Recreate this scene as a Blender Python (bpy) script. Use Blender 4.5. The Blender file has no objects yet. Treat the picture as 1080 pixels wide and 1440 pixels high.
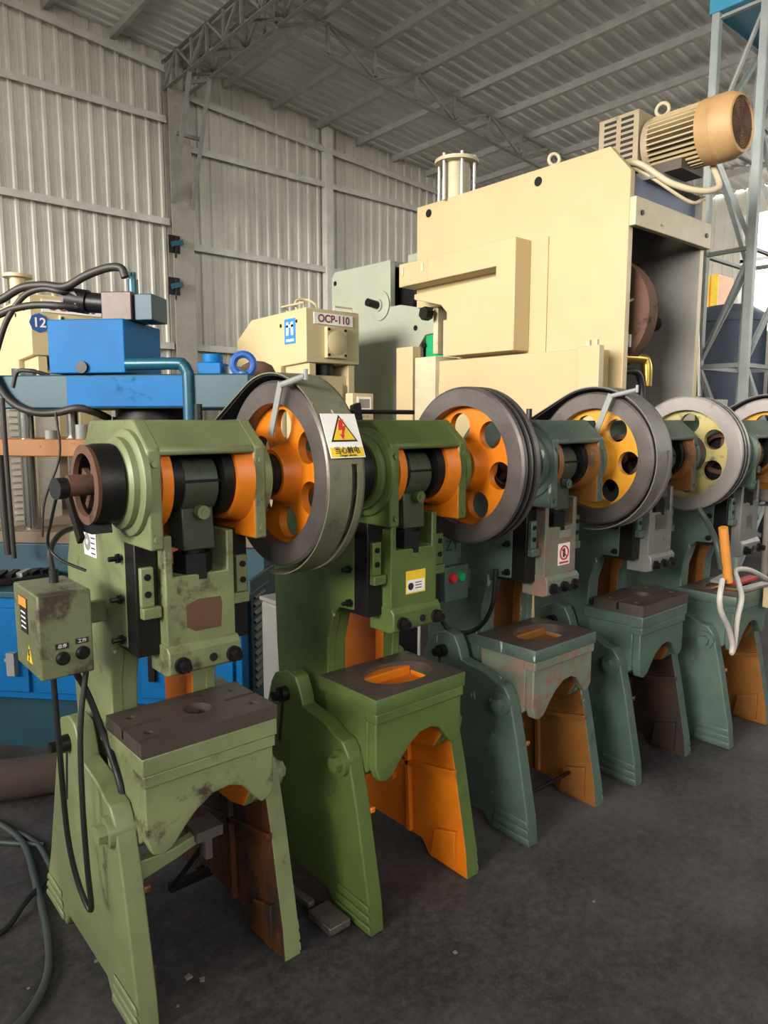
import bpy, bmesh, math, random
from mathutils import Vector, Matrix
random.seed(7)
R = math.radians
scene = bpy.context.scene
col = scene.collection

# ------------------------------------------------------------------ camera
F_PX, YAW, PITCH, EYE = 1010.0, R(49.2), R(7.25), 1.6
cam_d = bpy.data.cameras.new('camera')
cam = bpy.data.objects.new('camera', cam_d); col.objects.link(cam)
cam_d.sensor_fit = 'VERTICAL'; cam_d.sensor_height = 36.0; cam_d.lens = 36.0 * F_PX / 1440.0
cam_d.clip_start = 0.05; cam_d.clip_end = 200
fwd = Vector((math.cos(YAW) * math.cos(PITCH), math.sin(YAW) * math.cos(PITCH), -math.sin(PITCH)))
cam.location = (0, 0, EYE)
cam.rotation_euler = fwd.to_track_quat('-Z', 'Y').to_euler()
scene.camera = cam

# ------------------------------------------------------------------ daylight: overcast sky through wall openings, some of them added for light
world = bpy.data.worlds.new('overcast'); scene.world = world; world.use_nodes = True
bg = world.node_tree.nodes['Background']
bg.inputs['Color'].default_value = (1.0, 0.975, 0.93, 1); bg.inputs['Strength'].default_value = 2.2
sun_d = bpy.data.lights.new('daylight', 'SUN'); sun_d.energy = 2.9; sun_d.angle = R(28); sun_d.color = (1.0, 0.95, 0.88)
sun = bpy.data.objects.new('daylight', sun_d); col.objects.link(sun)
sun.rotation_euler = Vector((0.97, 0.14, -0.15)).to_track_quat('-Z', 'Y').to_euler()
for nm, lc_, sx_, sy_, dr_ in (('left_opening_portal', (-6.95, 3.5, 4.3), 12.0, 3.0, (1, 0, 0)), ('front_opening_portal', (-1.5, -8.95, 4.6), 11.0, 2.0, (0, 1, 0)), ('window_daylight', (14.5, .2, 4.4), 12.4, 2.2, (-1, 0, 0))):  # sky portals; the left and front openings are added for light
    pd = bpy.data.lights.new(nm, 'AREA'); pd.shape = 'RECTANGLE'; pd.size = sx_; pd.size_y = sy_; pd.cycles.is_portal = True
    po = bpy.data.objects.new(nm, pd); col.objects.link(po); po.location = lc_; po.rotation_euler = Vector(dr_).to_track_quat('-Z', 'Y').to_euler()
scene.view_settings.view_transform = 'Standard'; scene.view_settings.look = 'None'
scene.view_settings.gamma = 1.0; scene.view_settings.use_curve_mapping = False
scene.view_settings.exposure = 1.65

# ------------------------------------------------------------------ helpers
def hx(s):
    s = s.lstrip('#'); c = [int(s[i:i + 2], 16) / 255 for i in (0, 2, 4)]
    return tuple(((v / 12.92) if v <= 0.04045 else ((v + 0.055) / 1.055) ** 2.4) for v in c)

def mat(name, color, rough=0.5, metal=0.0, wear=0.0, wearcol='#2a211b', var=0.12, scale=5.0, bump=0.03, spec=0.5,
        wscale=9.0, emit=0.0, streak=0.0, scratch=0.0, scol='#b4b8a8'):
    m = bpy.data.materials.new(name); m.use_nodes = True
    nt = m.node_tree; N = nt.nodes; L = nt.links; b = N['Principled BSDF']
    c = hx(color) if isinstance(color, str) else color
    tc = N.new('ShaderNodeTexCoord')
    n1 = N.new('ShaderNodeTexNoise'); n1.inputs['Scale'].default_value = scale; n1.inputs['Detail'].default_value = 6
    n1.inputs['Roughness'].default_value = 0.6
    L.new(tc.outputs['Object'], n1.inputs['Vector'])
    r1 = N.new('ShaderNodeMapRange'); r1.inputs[1].default_value = 0.3; r1.inputs[2].default_value = 0.7
    r1.inputs[3].default_value = 1 - var * 1.6; r1.inputs[4].default_value = 1 + var * 0.6
    L.new(n1.outputs['Fac'], r1.inputs[0])
    mul = N.new('ShaderNodeVectorMath'); mul.operation = 'SCALE'; mul.inputs[0].default_value = c
    L.new(r1.outputs[0], mul.inputs['Scale'])
    out = mul.outputs[0]
    rsock = None
    if wear > 0:
        n2 = N.new('ShaderNodeTexNoise'); n2.inputs['Scale'].default_value = wscale; n2.inputs['Detail'].default_value = 10
        n2.inputs['Roughness'].default_value = 0.68
        if streak:
            mp = N.new('ShaderNodeMapping'); mp.inputs['Scale'].default_value = (1, 1, 1 - streak)
            L.new(tc.outputs['Object'], mp.inputs['Vector']); L.new(mp.outputs[0], n2.inputs['Vector'])
        else:
            L.new(tc.outputs['Object'], n2.inputs['Vector'])
        r2 = N.new('ShaderNodeMapRange'); t = 0.70 - 0.26 * wear
        r2.inputs[1].default_value = t; r2.inputs[2].default_value = t + 0.09
        L.new(n2.outputs['Fac'], r2.inputs[0])
        mx = N.new('ShaderNodeMix'); mx.data_type = 'RGBA'
        L.new(r2.outputs[0], mx.inputs[0]); L.new(out, mx.inputs[6])
        mx.inputs[7].default_value = (*hx(wearcol), 1)
        out = mx.outputs[2]
        r3 = N.new('ShaderNodeMapRange'); r3.inputs[3].default_value = rough; r3.inputs[4].default_value = min(1, rough + 0.25)
        L.new(r2.outputs[0], r3.inputs[0]); rsock = r3.outputs[0]
    if scratch > 0:
        mp2 = N.new('ShaderNodeMapping'); mp2.inputs['Scale'].default_value = (28, 28, 9); mp2.inputs['Rotation'].default_value = (.5, .4, .3)
        L.new(tc.outputs['Object'], mp2.inputs['Vector'])
        n4 = N.new('ShaderNodeTexNoise'); n4.inputs['Scale'].default_value = 1.0; n4.inputs['Detail'].default_value = 3; L.new(mp2.outputs[0], n4.inputs['Vector'])
        r4 = N.new('ShaderNodeMapRange'); t4 = .80 - .14 * scratch; r4.inputs[1].default_value = t4; r4.inputs[2].default_value = t4 + .03; L.new(n4.outputs['Fac'], r4.inputs[0])
        n5 = N.new('ShaderNodeTexNoise'); n5.inputs['Scale'].default_value = 2.3; n5.inputs['Detail'].default_value = 5; L.new(tc.outputs['Object'], n5.inputs['Vector'])
        r5 = N.new('ShaderNodeMapRange'); r5.inputs[1].default_value = .42; r5.inputs[2].default_value = .68; r5.inputs[3].default_value = 0; r5.inputs[4].default_value = .5; L.new(n5.outputs['Fac'], r5.inputs[0])
        mg = N.new('ShaderNodeMix'); mg.data_type = 'RGBA'; L.new(r5.outputs[0], mg.inputs[0]); L.new(out, mg.inputs[6]); mg.inputs[7].default_value = (*[v * .28 for v in c], 1)
        ms = N.new('ShaderNodeMix'); ms.data_type = 'RGBA'; L.new(r4.outputs[0], ms.inputs[0]); L.new(mg.outputs[2], ms.inputs[6]); ms.inputs[7].default_value = (*hx(scol), 1)
        out = ms.outputs[2]
    L.new(out, b.inputs['Base Color'])
    if rsock: L.new(rsock, b.inputs['Roughness'])
    else: b.inputs['Roughness'].default_value = rough
    b.inputs['Metallic'].default_value = metal
    b.inputs['Specular IOR Level'].default_value = spec
    if bump:
        n3 = N.new('ShaderNodeTexNoise'); n3.inputs['Scale'].default_value = 60; n3.inputs['Detail'].default_value = 4
        L.new(tc.outputs['Object'], n3.inputs['Vector'])
        bp = N.new('ShaderNodeBump'); bp.inputs['Strength'].default_value = min(1, bump * 6); bp.inputs['Distance'].default_value = 0.003
        L.new(n3.outputs['Fac'], bp.inputs['Height']); L.new(bp.outputs[0], b.inputs['Normal'])
    if emit:
        b.inputs['Emission Color'].default_value = (*c, 1); b.inputs['Emission Strength'].default_value = emit
    return m

def smooth_path(pts, n=6):
    pts = [Vector(p) for p in pts]
    if len(pts) < 3: return pts
    P = [pts[0] * 2 - pts[1]] + pts + [pts[-1] * 2 - pts[-2]]
    out = []
    for i in range(1, len(P) - 2):
        a, b, c, d = P[i - 1:i + 3]
        for k in range(n):
            t = k / n
            out.append(0.5 * ((2 * b) + (c - a) * t + (2 * a - 5 * b + 4 * c - d) * t * t + (3 * b - a - 3 * c + d) * t ** 3))
    out.append(pts[-1]); return out

class MB:
    def __init__(s): s.bm = bmesh.new()
    def face(s, vs, m):
        try: f = s.bm.faces.new(vs); f.material_index = m; return f
        except ValueError: return None
    def box(s, x0, x1, y0, y1, z0, z1, m=0):
        s.prism([(x0, y0), (x1, y0), (x1, y1), (x0, y1)], 'z', z0, z1, m); return s
    def prism(s, pts, axis, a0, a1, m=0, m0=None, m1=None, mat_side=None):
        def P(u, v, a):
            return {'x': (a, u, v), 'y': (u, a, v), 'z': (u, v, a)}[axis]
        A = [s.bm.verts.new(P(u, v, a0)) for u, v in pts]; B = [s.bm.verts.new(P(u, v, a1)) for u, v in pts]
        s.face(A[::-1], m if m0 is None else m0); s.face(B, m if m1 is None else m1)
        n = len(pts)
        for i in range(n): s.face([A[i], A[(i + 1) % n], B[(i + 1) % n], B[i]], m)
        return s
    def ring(s, c, u, v, r, seg):
        return [s.bm.verts.new(c + u * (r * math.cos(2 * math.pi * k / seg)) + v * (r * math.sin(2 * math.pi * k / seg))) for k in range(seg)]
    def cyl(s, p0, p1, r, seg=24, m=0, r2=None, caps=True):
        p0, p1 = Vector(p0), Vector(p1); d = (p1 - p0).normalized()
        u = d.orthogonal().normalized(); v = d.cross(u)
        A = s.ring(p0, u, v, r, seg); B = s.ring(p1, u, v, r if r2 is None else r2, seg)
        for k in range(seg): s.face([A[k], A[(k + 1) % seg], B[(k + 1) % seg], B[k]], m)
        if caps: s.face(A[::-1], m); s.face(B, m)
        return s
    def lathe(s, prof, o, d, seg=48, m=0, close=True):
        o = Vector(o); d = Vector(d).normalized(); u = d.orthogonal().normalized(); v = d.cross(u)
        rings = [s.ring(o + d * h, u, v, r, seg) for r, h in prof]
        n = len(rings)
        for i in range(n if close else n - 1):
            A, B = rings[i], rings[(i + 1) % n]
            for k in range(seg): s.face([A[k], A[(k + 1) % seg], B[(k + 1) % seg], B[k]], m)
        return s
    def tube(s, pts, r, seg=10, m=0, n=6, smooth=True):
        P = smooth_path(pts, n) if smooth else [Vector(p) for p in pts]
        prev = None; u = None
        for i, p in enumerate(P):
            d = (P[min(i + 1, len(P) - 1)] - P[max(i - 1, 0)]).normalized()
            if u is None: u = d.orthogonal().normalized()
            u = (u - d * u.dot(d)).normalized(); v = d.cross(u)
            A = s.ring(p, u, v, r, seg)
            if prev:
                for k in range(seg): s.face([prev[k], prev[(k + 1) % seg], A[(k + 1) % seg], A[k]], m)
            else: s.face(A[::-1], m)
            prev = A
        s.face(prev, m); return s
    def bar(s, p0, p1, w, h, m=0, up=(0, 0, 1)):
        p0, p1 = Vector(p0), Vector(p1); d = (p1 - p0).normalized(); up = Vector(up)
        if abs(d.dot(up)) > 0.95: up = Vector((1, 0, 0))
        a = d.cross(up).normalized() * (w / 2); b = a.cross(d).normalized() * (h / 2)
        A = [s.bm.verts.new(p0 + i * a + j * b) for i, j in ((-1, -1), (1, -1), (1, 1), (-1, 1))]
        B = [s.bm.verts.new(p1 + i * a + j * b) for i, j in ((-1, -1), (1, -1), (1, 1), (-1, 1))]
        s.face(A[::-1], m); s.face(B, m)
        for i in range(4): s.face([A[i], A[(i + 1) % 4], B[(i + 1) % 4], B[i]], m)
        return s
    def angle(s, p0, p1, w=0.05, t=0.006, m=0, up=(0, 0, 1)):
        p0, p1 = Vector(p0), Vector(p1); d = (p1 - p0).normalized(); up = Vector(up)
        if abs(d.dot(up)) > 0.95: up = Vector((1, 0, 0))
        a = d.cross(up).normalized(); b = a.cross(d).normalized()
        s.bar(p0 + b * (-w / 2), p1 + b * (-w / 2), w, t, m, up); s.bar(p0 + a * (-w / 2), p1 + a * (-w / 2), t, w, m, up); return s
    def torus(s, c, axis, rr, r, seg=24, ss=8, m=0):
        c = Vector(c); d = Vector(axis).normalized(); u = d.orthogonal().normalized(); v = d.cross(u); rings = []
        for k in range(seg):
            a = 2 * math.pi * k / seg; q = u * math.cos(a) + v * math.sin(a)
            rings.append([s.bm.verts.new(c + q * (rr + r * math.cos(2 * math.pi * j / ss)) + d * (r * math.sin(2 * math.pi * j / ss))) for j in range(ss)])
        for k in range(seg):
            A, B = rings[k], rings[(k + 1) % seg]
            for j in range(ss): s.face([A[j], A[(j + 1) % ss], B[(j + 1) % ss], B[j]], m)
        return s
    def mesh(s, name, mats, cut=0.6):
        bmesh.ops.recalc_face_normals(s.bm, faces=s.bm.faces)
        for f in s.bm.faces: f.smooth = True
        for e in s.bm.edges:
            e.smooth = len(e.link_faces) == 2 and e.calc_face_angle(9) < cut
        me = bpy.data.meshes.new(name); s.bm.to_mesh(me); s.bm.free()
        for m in (mats if isinstance(mats, (list, tuple)) else [mats]): me.materials.append(m)
        return me
    def build(s, name, mats, parent=None, bevel=0.0, label=None, cut=0.6):
        o = bpy.data.objects.new(name, s.mesh(name, mats, cut)); col.objects.link(o)
        if parent: o.parent = parent
        if bevel:
            b = o.modifiers.new('bevel', 'BEVEL'); b.width = bevel; b.segments = 2; b.limit_method = 'ANGLE'; b.angle_limit = R(40)
        if label: o['label'] = label
        return o

def tag(o, label, cat=None, group=None, kind=None):
    o['label'] = label
    if cat: o['category'] = cat
    if group: o['group'] = group
    if kind: o['kind'] = kind
    return o
def empty(name, loc=(0, 0, 0), rz=0, parent=None):
    o = bpy.data.objects.new(name, None); col.objects.link(o); o.location = loc; o.rotation_euler = (0, 0, rz)
    o.empty_display_size = 0.1
    if parent: o.parent = parent
    return o
def inst(me, name, parent=None, loc=(0, 0, 0), rot=(0, 0, 0)):
    o = bpy.data.objects.new(name, me); col.objects.link(o); o.location = loc; o.rotation_euler = rot
    if parent: o.parent = parent
    return o
def subtract(o, cutters):
    """cut the shapes of the MB list out of o"""
    tmp = []
    for c in cutters:
        me = c.mesh('cutter', []); t = bpy.data.objects.new('cutter', me); col.objects.link(t)
        if o.parent: t.parent = o.parent
        md = o.modifiers.new('cut', 'BOOLEAN'); md.operation = 'DIFFERENCE'; md.object = t; md.solver = 'EXACT'; tmp.append((t, me))
    bpy.context.view_layer.update()
    dg = bpy.context.evaluated_depsgraph_get()
    me = bpy.data.meshes.new_from_object(o.evaluated_get(dg)); o.modifiers.clear(); o.data = me
    for t, m in tmp: bpy.data.objects.remove(t); bpy.data.meshes.remove(m)
    bm = bmesh.new(); bm.from_mesh(me)
    for e in bm.edges: e.smooth = len(e.link_faces) == 2 and e.calc_face_angle(9) < 0.6
    bm.to_mesh(me); bm.free()
def text(body, size, m, parent, loc, xd, yd, name='lettering', depth=0.0006, wide=1.0, bold=0.0):
    cu = bpy.data.curves.new('t', 'FONT'); cu.body = body; cu.size = size; cu.align_x = 'CENTER'; cu.align_y = 'CENTER'; cu.extrude = depth
    cu.offset = bold
    t = bpy.data.objects.new('t', cu); col.objects.link(t); bpy.context.view_layer.update()
    me = bpy.data.meshes.new_from_object(t.evaluated_get(bpy.context.evaluated_depsgraph_get()))
    bpy.data.objects.remove(t); bpy.data.curves.remove(cu)
    xd = Vector(xd).normalized(); yd = Vector(yd).normalized(); zd = xd.cross(yd).normalized()
    M = Matrix((xd * wide, yd, zd)).transposed().to_4x4(); M.translation = Vector(loc); me.transform(M)
    me.materials.clear(); me.materials.append(m)
    o = bpy.data.objects.new(name, me); col.objects.link(o)
    if parent: o.parent = parent
    return o
def ray(px, py):
    r = Vector((math.sin(YAW), -math.cos(YAW), 0)); u = r.cross(fwd)
    return fwd + r * ((px - 540) / F_PX) - u * ((py - 720) / F_PX)
def on_x(px, py, X): d = ray(px, py); return Vector((0, 0, EYE)) + d * (X / d.x)
def on_y(px, py, Y): d = ray(px, py); return Vector((0, 0, EYE)) + d * (Y / d.y)
def on_z(px, py, Z): d = ray(px, py); return Vector((0, 0, EYE)) + d * ((Z - EYE) / d.z)

# ------------------------------------------------------------------ materials
M = {}
M['wall'] = mat('galvanised_wall', '#c9c6ba', 0.55, 0.0, 0.0, var=0.12, scale=1.3, bump=0)
M['roof'] = mat('roof_sheet', '#d8d8d6', 0.45, 0.0, 0.0, var=0.12, scale=0.8, bump=0)
M['steel'] = mat('grey_steel', '#8a8b87', 0.5, 0.1, 0.2, '#3a302a', bump=0)
M['zinc'] = mat('zinc_girt', '#c6c4bb', 0.45, 0.0, 0.0, bump=0)
M['column'] = mat('column_paint', '#9d968c', 0.6, 0, 0.15, '#6b5c50', bump=0)
M['iron'] = mat('dark_iron', '#1f1d1c', 0.42, 0.5, 0.3, '#3a2a20', bump=0.03)
M['black'] = mat('black_rubber', '#121212', 0.5, 0, 0, bump=0)
M['steelworn'] = mat('worn_steel', '#6b6360', 0.42, 0.6, 0.45, '#3c302c', var=0.2, scale=8, wscale=5)
M['bolster'] = mat('bolster_steel', '#574c47', 0.5, 0.4, 0.4, '#2b2320', var=0.2, scale=7, wscale=6)
M['chrome'] = mat('chrome', '#c9c9c6', 0.15, 1.0, bump=0)
M['silver'] = mat('silver_plate', '#b5b3ad', 0.35, 0.7, 0.2, '#6a645c', bump=0)
M['white'] = mat('white_label', '#e9e6df', 0.5, 0, 0.1, '#b0a898', bump=0)
M['yellow'] = mat('yellow_label', '#e5c029', 0.5, bump=0)
M['red'] = mat('red_label', '#c3262c', 0.45, bump=0)
M['ink'] = mat('label_ink', '#17171a', 0.6, bump=0)
M['bluelabel'] = mat('blue_label', '#2f7fc4', 0.5, bump=0)
M['badge'] = mat('navy_badge', '#1c4f96', 0.45, bump=0)
M['rust'] = mat('rusty_brown', '#5d4030', 0.8, 0, 0.5, '#2d201a', wscale=7)
M['cream'] = mat('cream_paint', '#b5a27a', 0.42, 0, 0.04, '#a98f66', var=0.05, scale=1.2, wscale=4, bump=0.0)
M['creamgrey'] = mat('cream_paint_inside', '#b9ad8f', 0.5, 0, 0.25, '#6c6252', var=0.1, bump=0)
M['ocp'] = mat('pale_cream_paint', '#bdac84', 0.42, 0, 0.05, '#8c7c60', var=0.05, scale=1.5, bump=0)
M['greygreen'] = mat('grey_green_paint', '#9ca08e', 0.45, 0, 0.08, '#787a6b', var=0.06, scale=1.5, bump=0)
M['green'] = mat('emerald_paint', '#1a9860', 0.4, bump=0)
M['blue'] = mat('bright_blue_paint', '#005f9a', 0.55, 0, 0.25, '#06425c', var=0.15, scale=3, wscale=4, bump=0, spec=.2)
M['teal'] = mat('dark_teal_paint', '#15414e', 0.5, 0, 0.35, '#1b3038', var=0.2, scale=3, bump=0)
M['orange'] = mat('platen_orange', '#8c560f', 0.5, 0, 0.4, '#5b3718', bump=0)
M['hose'] = mat('hydraulic_hose', '#2a2521', 0.55, 0, 0.2, '#4b4036', bump=0)
M['cable'] = mat('grey_cable', '#3c4441', 0.5, bump=0)
M['white_cable'] = mat('pale_cable', '#b9b4ab', 0.5, 0, 0.3, '#7d766c', bump=0)
M['wood'] = mat('plank', '#6d5b48', 0.7, 0, 0.2, '#3d3228', bump=0)
M['tank'] = mat('slate_blue_tank', '#5f6b80', 0.5, 0, 0.2, '#49505c', var=0.15, scale=1.5, bump=0)
M['handle'] = mat('orange_tube', '#d08a3c', 0.5, 0, 0.1, '#8a5a28', bump=0)
M['brass'] = mat('brass', '#b49a4a', 0.3, 0.9, bump=0)
M['motor'] = mat('motor_beige', '#b58f5e', 0.55, 0, 0.3, '#8a7350', bump=0)
M['motordark'] = mat('motor_dark', '#4c443a', .6, bump=0)
M['rimlight'] = mat('light_rim_steel', '#8f8883', .42, .3, .35, '#6a625d', wscale=6)
M['ramgrey'] = mat('grey_ram', '#72736e', .45, .2, .4, '#4d4a45')
M['dullgrey'] = mat('dull_grey_inside', '#83807a', .55, 0, .2, '#5c5850', bump=0)
M['towergrey'] = mat('tower_grey', '#a3aaa8', .5, 0, .15, '#7d8280', bump=0)
M['fin'] = mat('pale_fin', '#b9a67f', .55, 0, .2, '#8a7858', bump=0)
M['motorgrey'] = mat('motor_grey', '#9a8a70', 0.55, 0, 0.3, '#5d5446', bump=0)
M['skyblue'] = mat('sky_blue_paint', '#4aa5c9', 0.45, bump=0)
M['louver'] = mat('louver_grey', '#bdb4a6', 0.5, 0, 0.2, '#8b8072', bump=0)
M['cloth'] = mat('dusty_cloth', '#4a3d37', 0.9, 0, 0.4, '#3f332d', wscale=14)
M['rod_shade'] = mat('rod_green_shaded', '#3f4838', 0.4, 0, 0.5, '#1d1c18')  # rod green darkened to stand in for shade inside the head
M['purlin'] = mat('purlin_grey', '#a6a6a1', 0.5, 0, 0, bump=0)
M['pipe'] = mat('teal_pipe', '#1c5263', 0.35, 0.2, 0.2, '#17424f', bump=0)

def floor_mat():
    m = bpy.data.materials.new('concrete_floor'); m.use_nodes = True
    nt = m.node_tree; N = nt.nodes; L = nt.links; b = N['Principled BSDF']
    tc = N.new('ShaderNodeTexCoord')
    a = N.new('ShaderNodeTexNoise'); a.inputs['Scale'].default_value = 0.9; a.inputs['Detail'].default_value = 8; a.inputs['Roughness'].default_value = 0.65
    f = N.new('ShaderNodeTexNoise'); f.inputs['Scale'].default_value = 30; f.inputs['Detail'].default_value = 12; f.inputs['Roughness'].default_value = 0.85
    L.new(tc.outputs['Object'], a.inputs['Vector']); L.new(tc.outputs['Object'], f.inputs['Vector'])
    add = N.new('ShaderNodeMath'); add.operation = 'ADD'; L.new(a.outputs['Fac'], add.inputs[0]); L.new(f.outputs['Fac'], add.inputs[1])
    cr = N.new('ShaderNodeValToRGB'); cr.color_ramp.elements[0].position = 0.42; cr.color_ramp.elements[1].position = 0.60
    half = N.new('ShaderNodeMath'); half.operation = 'MULTIPLY'; half.inputs[1].default_value = 0.5
    L.new(add.outputs[0], half.inputs[0]); L.new(half.outputs[0], cr.inputs[0])
    cr.color_ramp.elements[0].color = (*hx('#242223'), 1); cr.color_ramp.elements[1].color = (*hx('#5a5655'), 1)
    L.new(cr.outputs[0], b.inputs['Base Color'])
    rr = N.new('ShaderNodeMapRange'); rr.inputs[3].default_value = 0.5; rr.inputs[4].default_value = 0.85
    L.new(f.outputs['Fac'], rr.inputs[0]); L.new(rr.outputs[0], b.inputs['Roughness'])
    bp = N.new('ShaderNodeBump'); bp.inputs['Strength'].default_value = 0.5; bp.inputs['Distance'].default_value = 0.006
    L.new(f.outputs['Fac'], bp.inputs['Height']); L.new(bp.outputs[0], b.inputs['Normal'])
    return m
M['floor'] = floor_mat()
M['yard'] = mat('bounce_yard_concrete', '#b9b3a8', .8, bump=0)

# ------------------------------------------------------------------ the shed
WY = 10.5
X0, X1, YF = -7.0, 14.6, -9.0
LIGHT_GAP_TOP = 5.8
LIGHT_GAP_SILL = 2.8  # added left opening starts high to keep light off the lower parts
def roof_z(x): return 7.30 - 0.09 * x
fl = MB(); fl.box(X0 - .1, X1 + .1, YF - .1, WY + 0.2, -0.2, 0)
tag(fl.build('floor', M['floor']), 'dark stained concrete workshop floor', 'floor', kind='structure')

yd_ = MB(); yd_.box(-70, 70, -70, 70, -0.4, -0.21); tag(yd_.build('floor_bounce_yard', M['yard']), 'unseen pale concrete yard added to bounce light into the shed', 'ground', kind='structure')  # unseen pale ground added to bounce light up to the roof

def rib_profile(width, pitch=0.2, h=0.028, t=0.004):
    """upper edge then lower edge of a trapezoid sheet, running 0..width"""
    top = []; n = int(round(width / pitch))
    for i in range(n):
        a = i * pitch
        top += [(a, 0), (a + pitch * 0.18, 0), (a + pitch * 0.21, h * .16), (a + pitch * 0.25, 0), (a + pitch * 0.40, 0), (a + pitch * 0.43, h * .16), (a + pitch * 0.47, 0), (a + pitch * 0.66, 0), (a + pitch * 0.74, h), (a + pitch * 0.92, h)]
    top.append((width, 0))
    return top + [(u, v - t) for u, v in reversed(top)]
def sheet_mesh(name, axis_len, m, sub=True):
    b = MB(); b.prism(rib_profile(0.8), 'z', 0, axis_len, 0); return b.mesh(name, m, 0.3)
wall = empty('wall_back'); tag(wall, 'tall corrugated galvanised sheet gable wall behind the machines', 'wall', kind='structure')
for k in range(int(round((X1 - X0) / 0.8))):
    x = X0 + 0.8 * k
    b = MB(); prof = [(x + u, WY - v) for u, v in rib_profile(0.8)]
    b.prism(prof, 'z', 0, roof_z(x) + 0.01)
    b.build('wall_panel', M['wall'], wall, cut=0.3)
zl = lambda z: z
def girt(x0, z0, x1, z1, y=WY - 0.10):
    b = MB(); b.bar((x0, y, z0), (x1, y, z1), 0.06, 0.075); b.bar((x0, y - 0.035, z0 - 0.045), (x1, y - 0.035, z1 - 0.045), 0.012, 0.03)
    b.build('wall_girt', M['zinc'], wall)
for z in (2.72, 4.5, 5.92): girt(X0, z, 4.8, z)
for z in (2.72, 4.2, 5.6): girt(5.1, z, X1, z)
girt(5.1, 6.32, 13.0, roof_z(13.0) - 0.28); girt(X0, roof_z(X0) - 0.26, 4.8, roof_z(4.8) - 0.26)
# main column of the gable wall and a slim post
b = MB(); b.box(4.80, 5.13, WY - 0.22, WY - 0.205, 0, 6.33); b.box(4.80, 5.13, WY - 0.05, WY - 0.035, 0, 6.33); b.box(4.955, 4.975, WY - 0.205, WY - 0.05, 0, 6.33)
b.build('wall_column', M['column'], wall)
b = MB(); b.box(7.62, 7.76, WY - 0.18, WY - 0.04, 0, roof_z(7.7) - 0.1); b.build('wall_post', M['zinc'], wall)
for s in (12.5,):
    b = MB(); b.box(s, s + 0.3, WY - 0.22, WY - 0.05, 0, roof_z(s) - 0.3); b.build('wall_column', M['column'], wall)
# small cable clamp brackets on the column
for py in (343, 402):
    p = on_y(246, py, WY - 0.24)
    r = empty('cable_clamp', p); tag(r, 'small teal cable clamp bracket on the %s of the grey wall column' % ('upper part' if py == 343 else 'lower part'), 'bracket', 'brackets on the wall column')
    b = MB(); b.box(-0.09, 0.08, 0.0, 0.02, -0.13, 0.12); b.build('back_plate', M['iron'], r)
    b = MB(); b.bar((-0.07, -0.03, -0.02), (0.10, -0.05, 0.03), 0.05, 0.07); b.build('clamp_arm', M['pipe'], r)
    b = MB(); b.cyl((0.0, -0.02, -0.2), (0.02, -0.01, 0.1), 0.015, 8); b.build('hook', M['iron'], r)

# roof: sheets, purlins, trusses
ceil = empty('ceiling'); tag(ceil, 'sloping corrugated metal roof underside with purlins and lattice trusses', 'ceiling', kind='structure')
k = 0
y = YF
slope = math.atan(0.09)
while y < WY - 0.01:
    b = MB(); prof = rib_profile(min(0.8, WY - y) if WY - y > 0.79 else 0.4)
    A = []; n = len(prof)
    va = [b.bm.verts.new((X0, y + u, roof_z(X0) - v)) for u, v in prof]; vb = [b.bm.verts.new((X1, y + u, roof_z(X1) - v)) for u, v in prof]
    b.face(va[::-1], 0); b.face(vb, 0)
    for i in range(n): b.face([va[i], va[(i + 1) % n], vb[(i + 1) % n], vb[i]], 0)
    b.build('roof_panel', M['roof'], ceil, cut=0.3)
    y += 0.8
x = 4.10 - 0.86 * 12
pb = MB(); pb.box(-0.025, 0.025, YF, WY - 0.02, -0.125, -0.03); pb.box(-0.025, 0.04, YF, WY - 0.02, -0.13, -0.123); pme = pb.mesh('purlin', M['purlin'])
while x < X1 - 0.3:
    if x > X0 + 0.1: inst(pme, 'purlin', ceil, (x, 0, roof_z(x)))
    x += 0.86
def lattice(name, p0, p1, depth, step, m, parent, chord=0.06, web=0.035, drop=(0, 0, -1)):
    """plane truss between p0 and p1, second chord offset by drop*depth"""
    t = empty(name, (0, 0, 0), 0, parent)
    p0, p1 = Vector(p0), Vector(p1); D = Vector(drop) * depth
    for q in (Vector(), D):
        b = MB(); b.angle(p0 + q, p1 + q, chord, 0.008); b.build('chord', m, t)
    n = max(2, int((p1 - p0).length / step))
    for i in range(n):
        a = p0.lerp(p1, i / n); c = p0.lerp(p1, (i + 1) / n)
        b = MB(); b.bar(a, a + D, web, web); b.build('web_member', m, t)
        b = MB()
        if i % 2: b.bar(a, c + D, web, web)
        else: b.bar(a + D, c, web, web)
        b.build('web_member', m, t)
    return t
# box girder running from the column towards the open front
for gx in (4.80, 5.12):
    lattice('roof_girder', (gx, WY - 0.1, 6.72), (gx, 2.0, 6.72), 0.38, 0.42, M['steel'], ceil)
for yy in [9.9, 9.0, 8.1, 7.2, 6.3]:
    b = MB(); b.bar((4.80, yy, 6.34), (5.12, yy - 0.35, 6.34), 0.03, 0.03); b.build('girder_tie', M['steel'], ceil)
lattice('roof_truss', (5.1, 7.9, roof_z(5.1) - 0.17), (14.4, 7.9, roof_z(14.4) - 0.17), 0.36, 0.75, M['steel'], ceil, 0.07, 0.04)
lattice('roof_truss', (5.1, 1.2, roof_z(5.1) - 0.17), (14.4, 1.2, roof_z(14.4) - 0.17), 0.36, 0.75, M['steel'], ceil, 0.07, 0.04)
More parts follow.
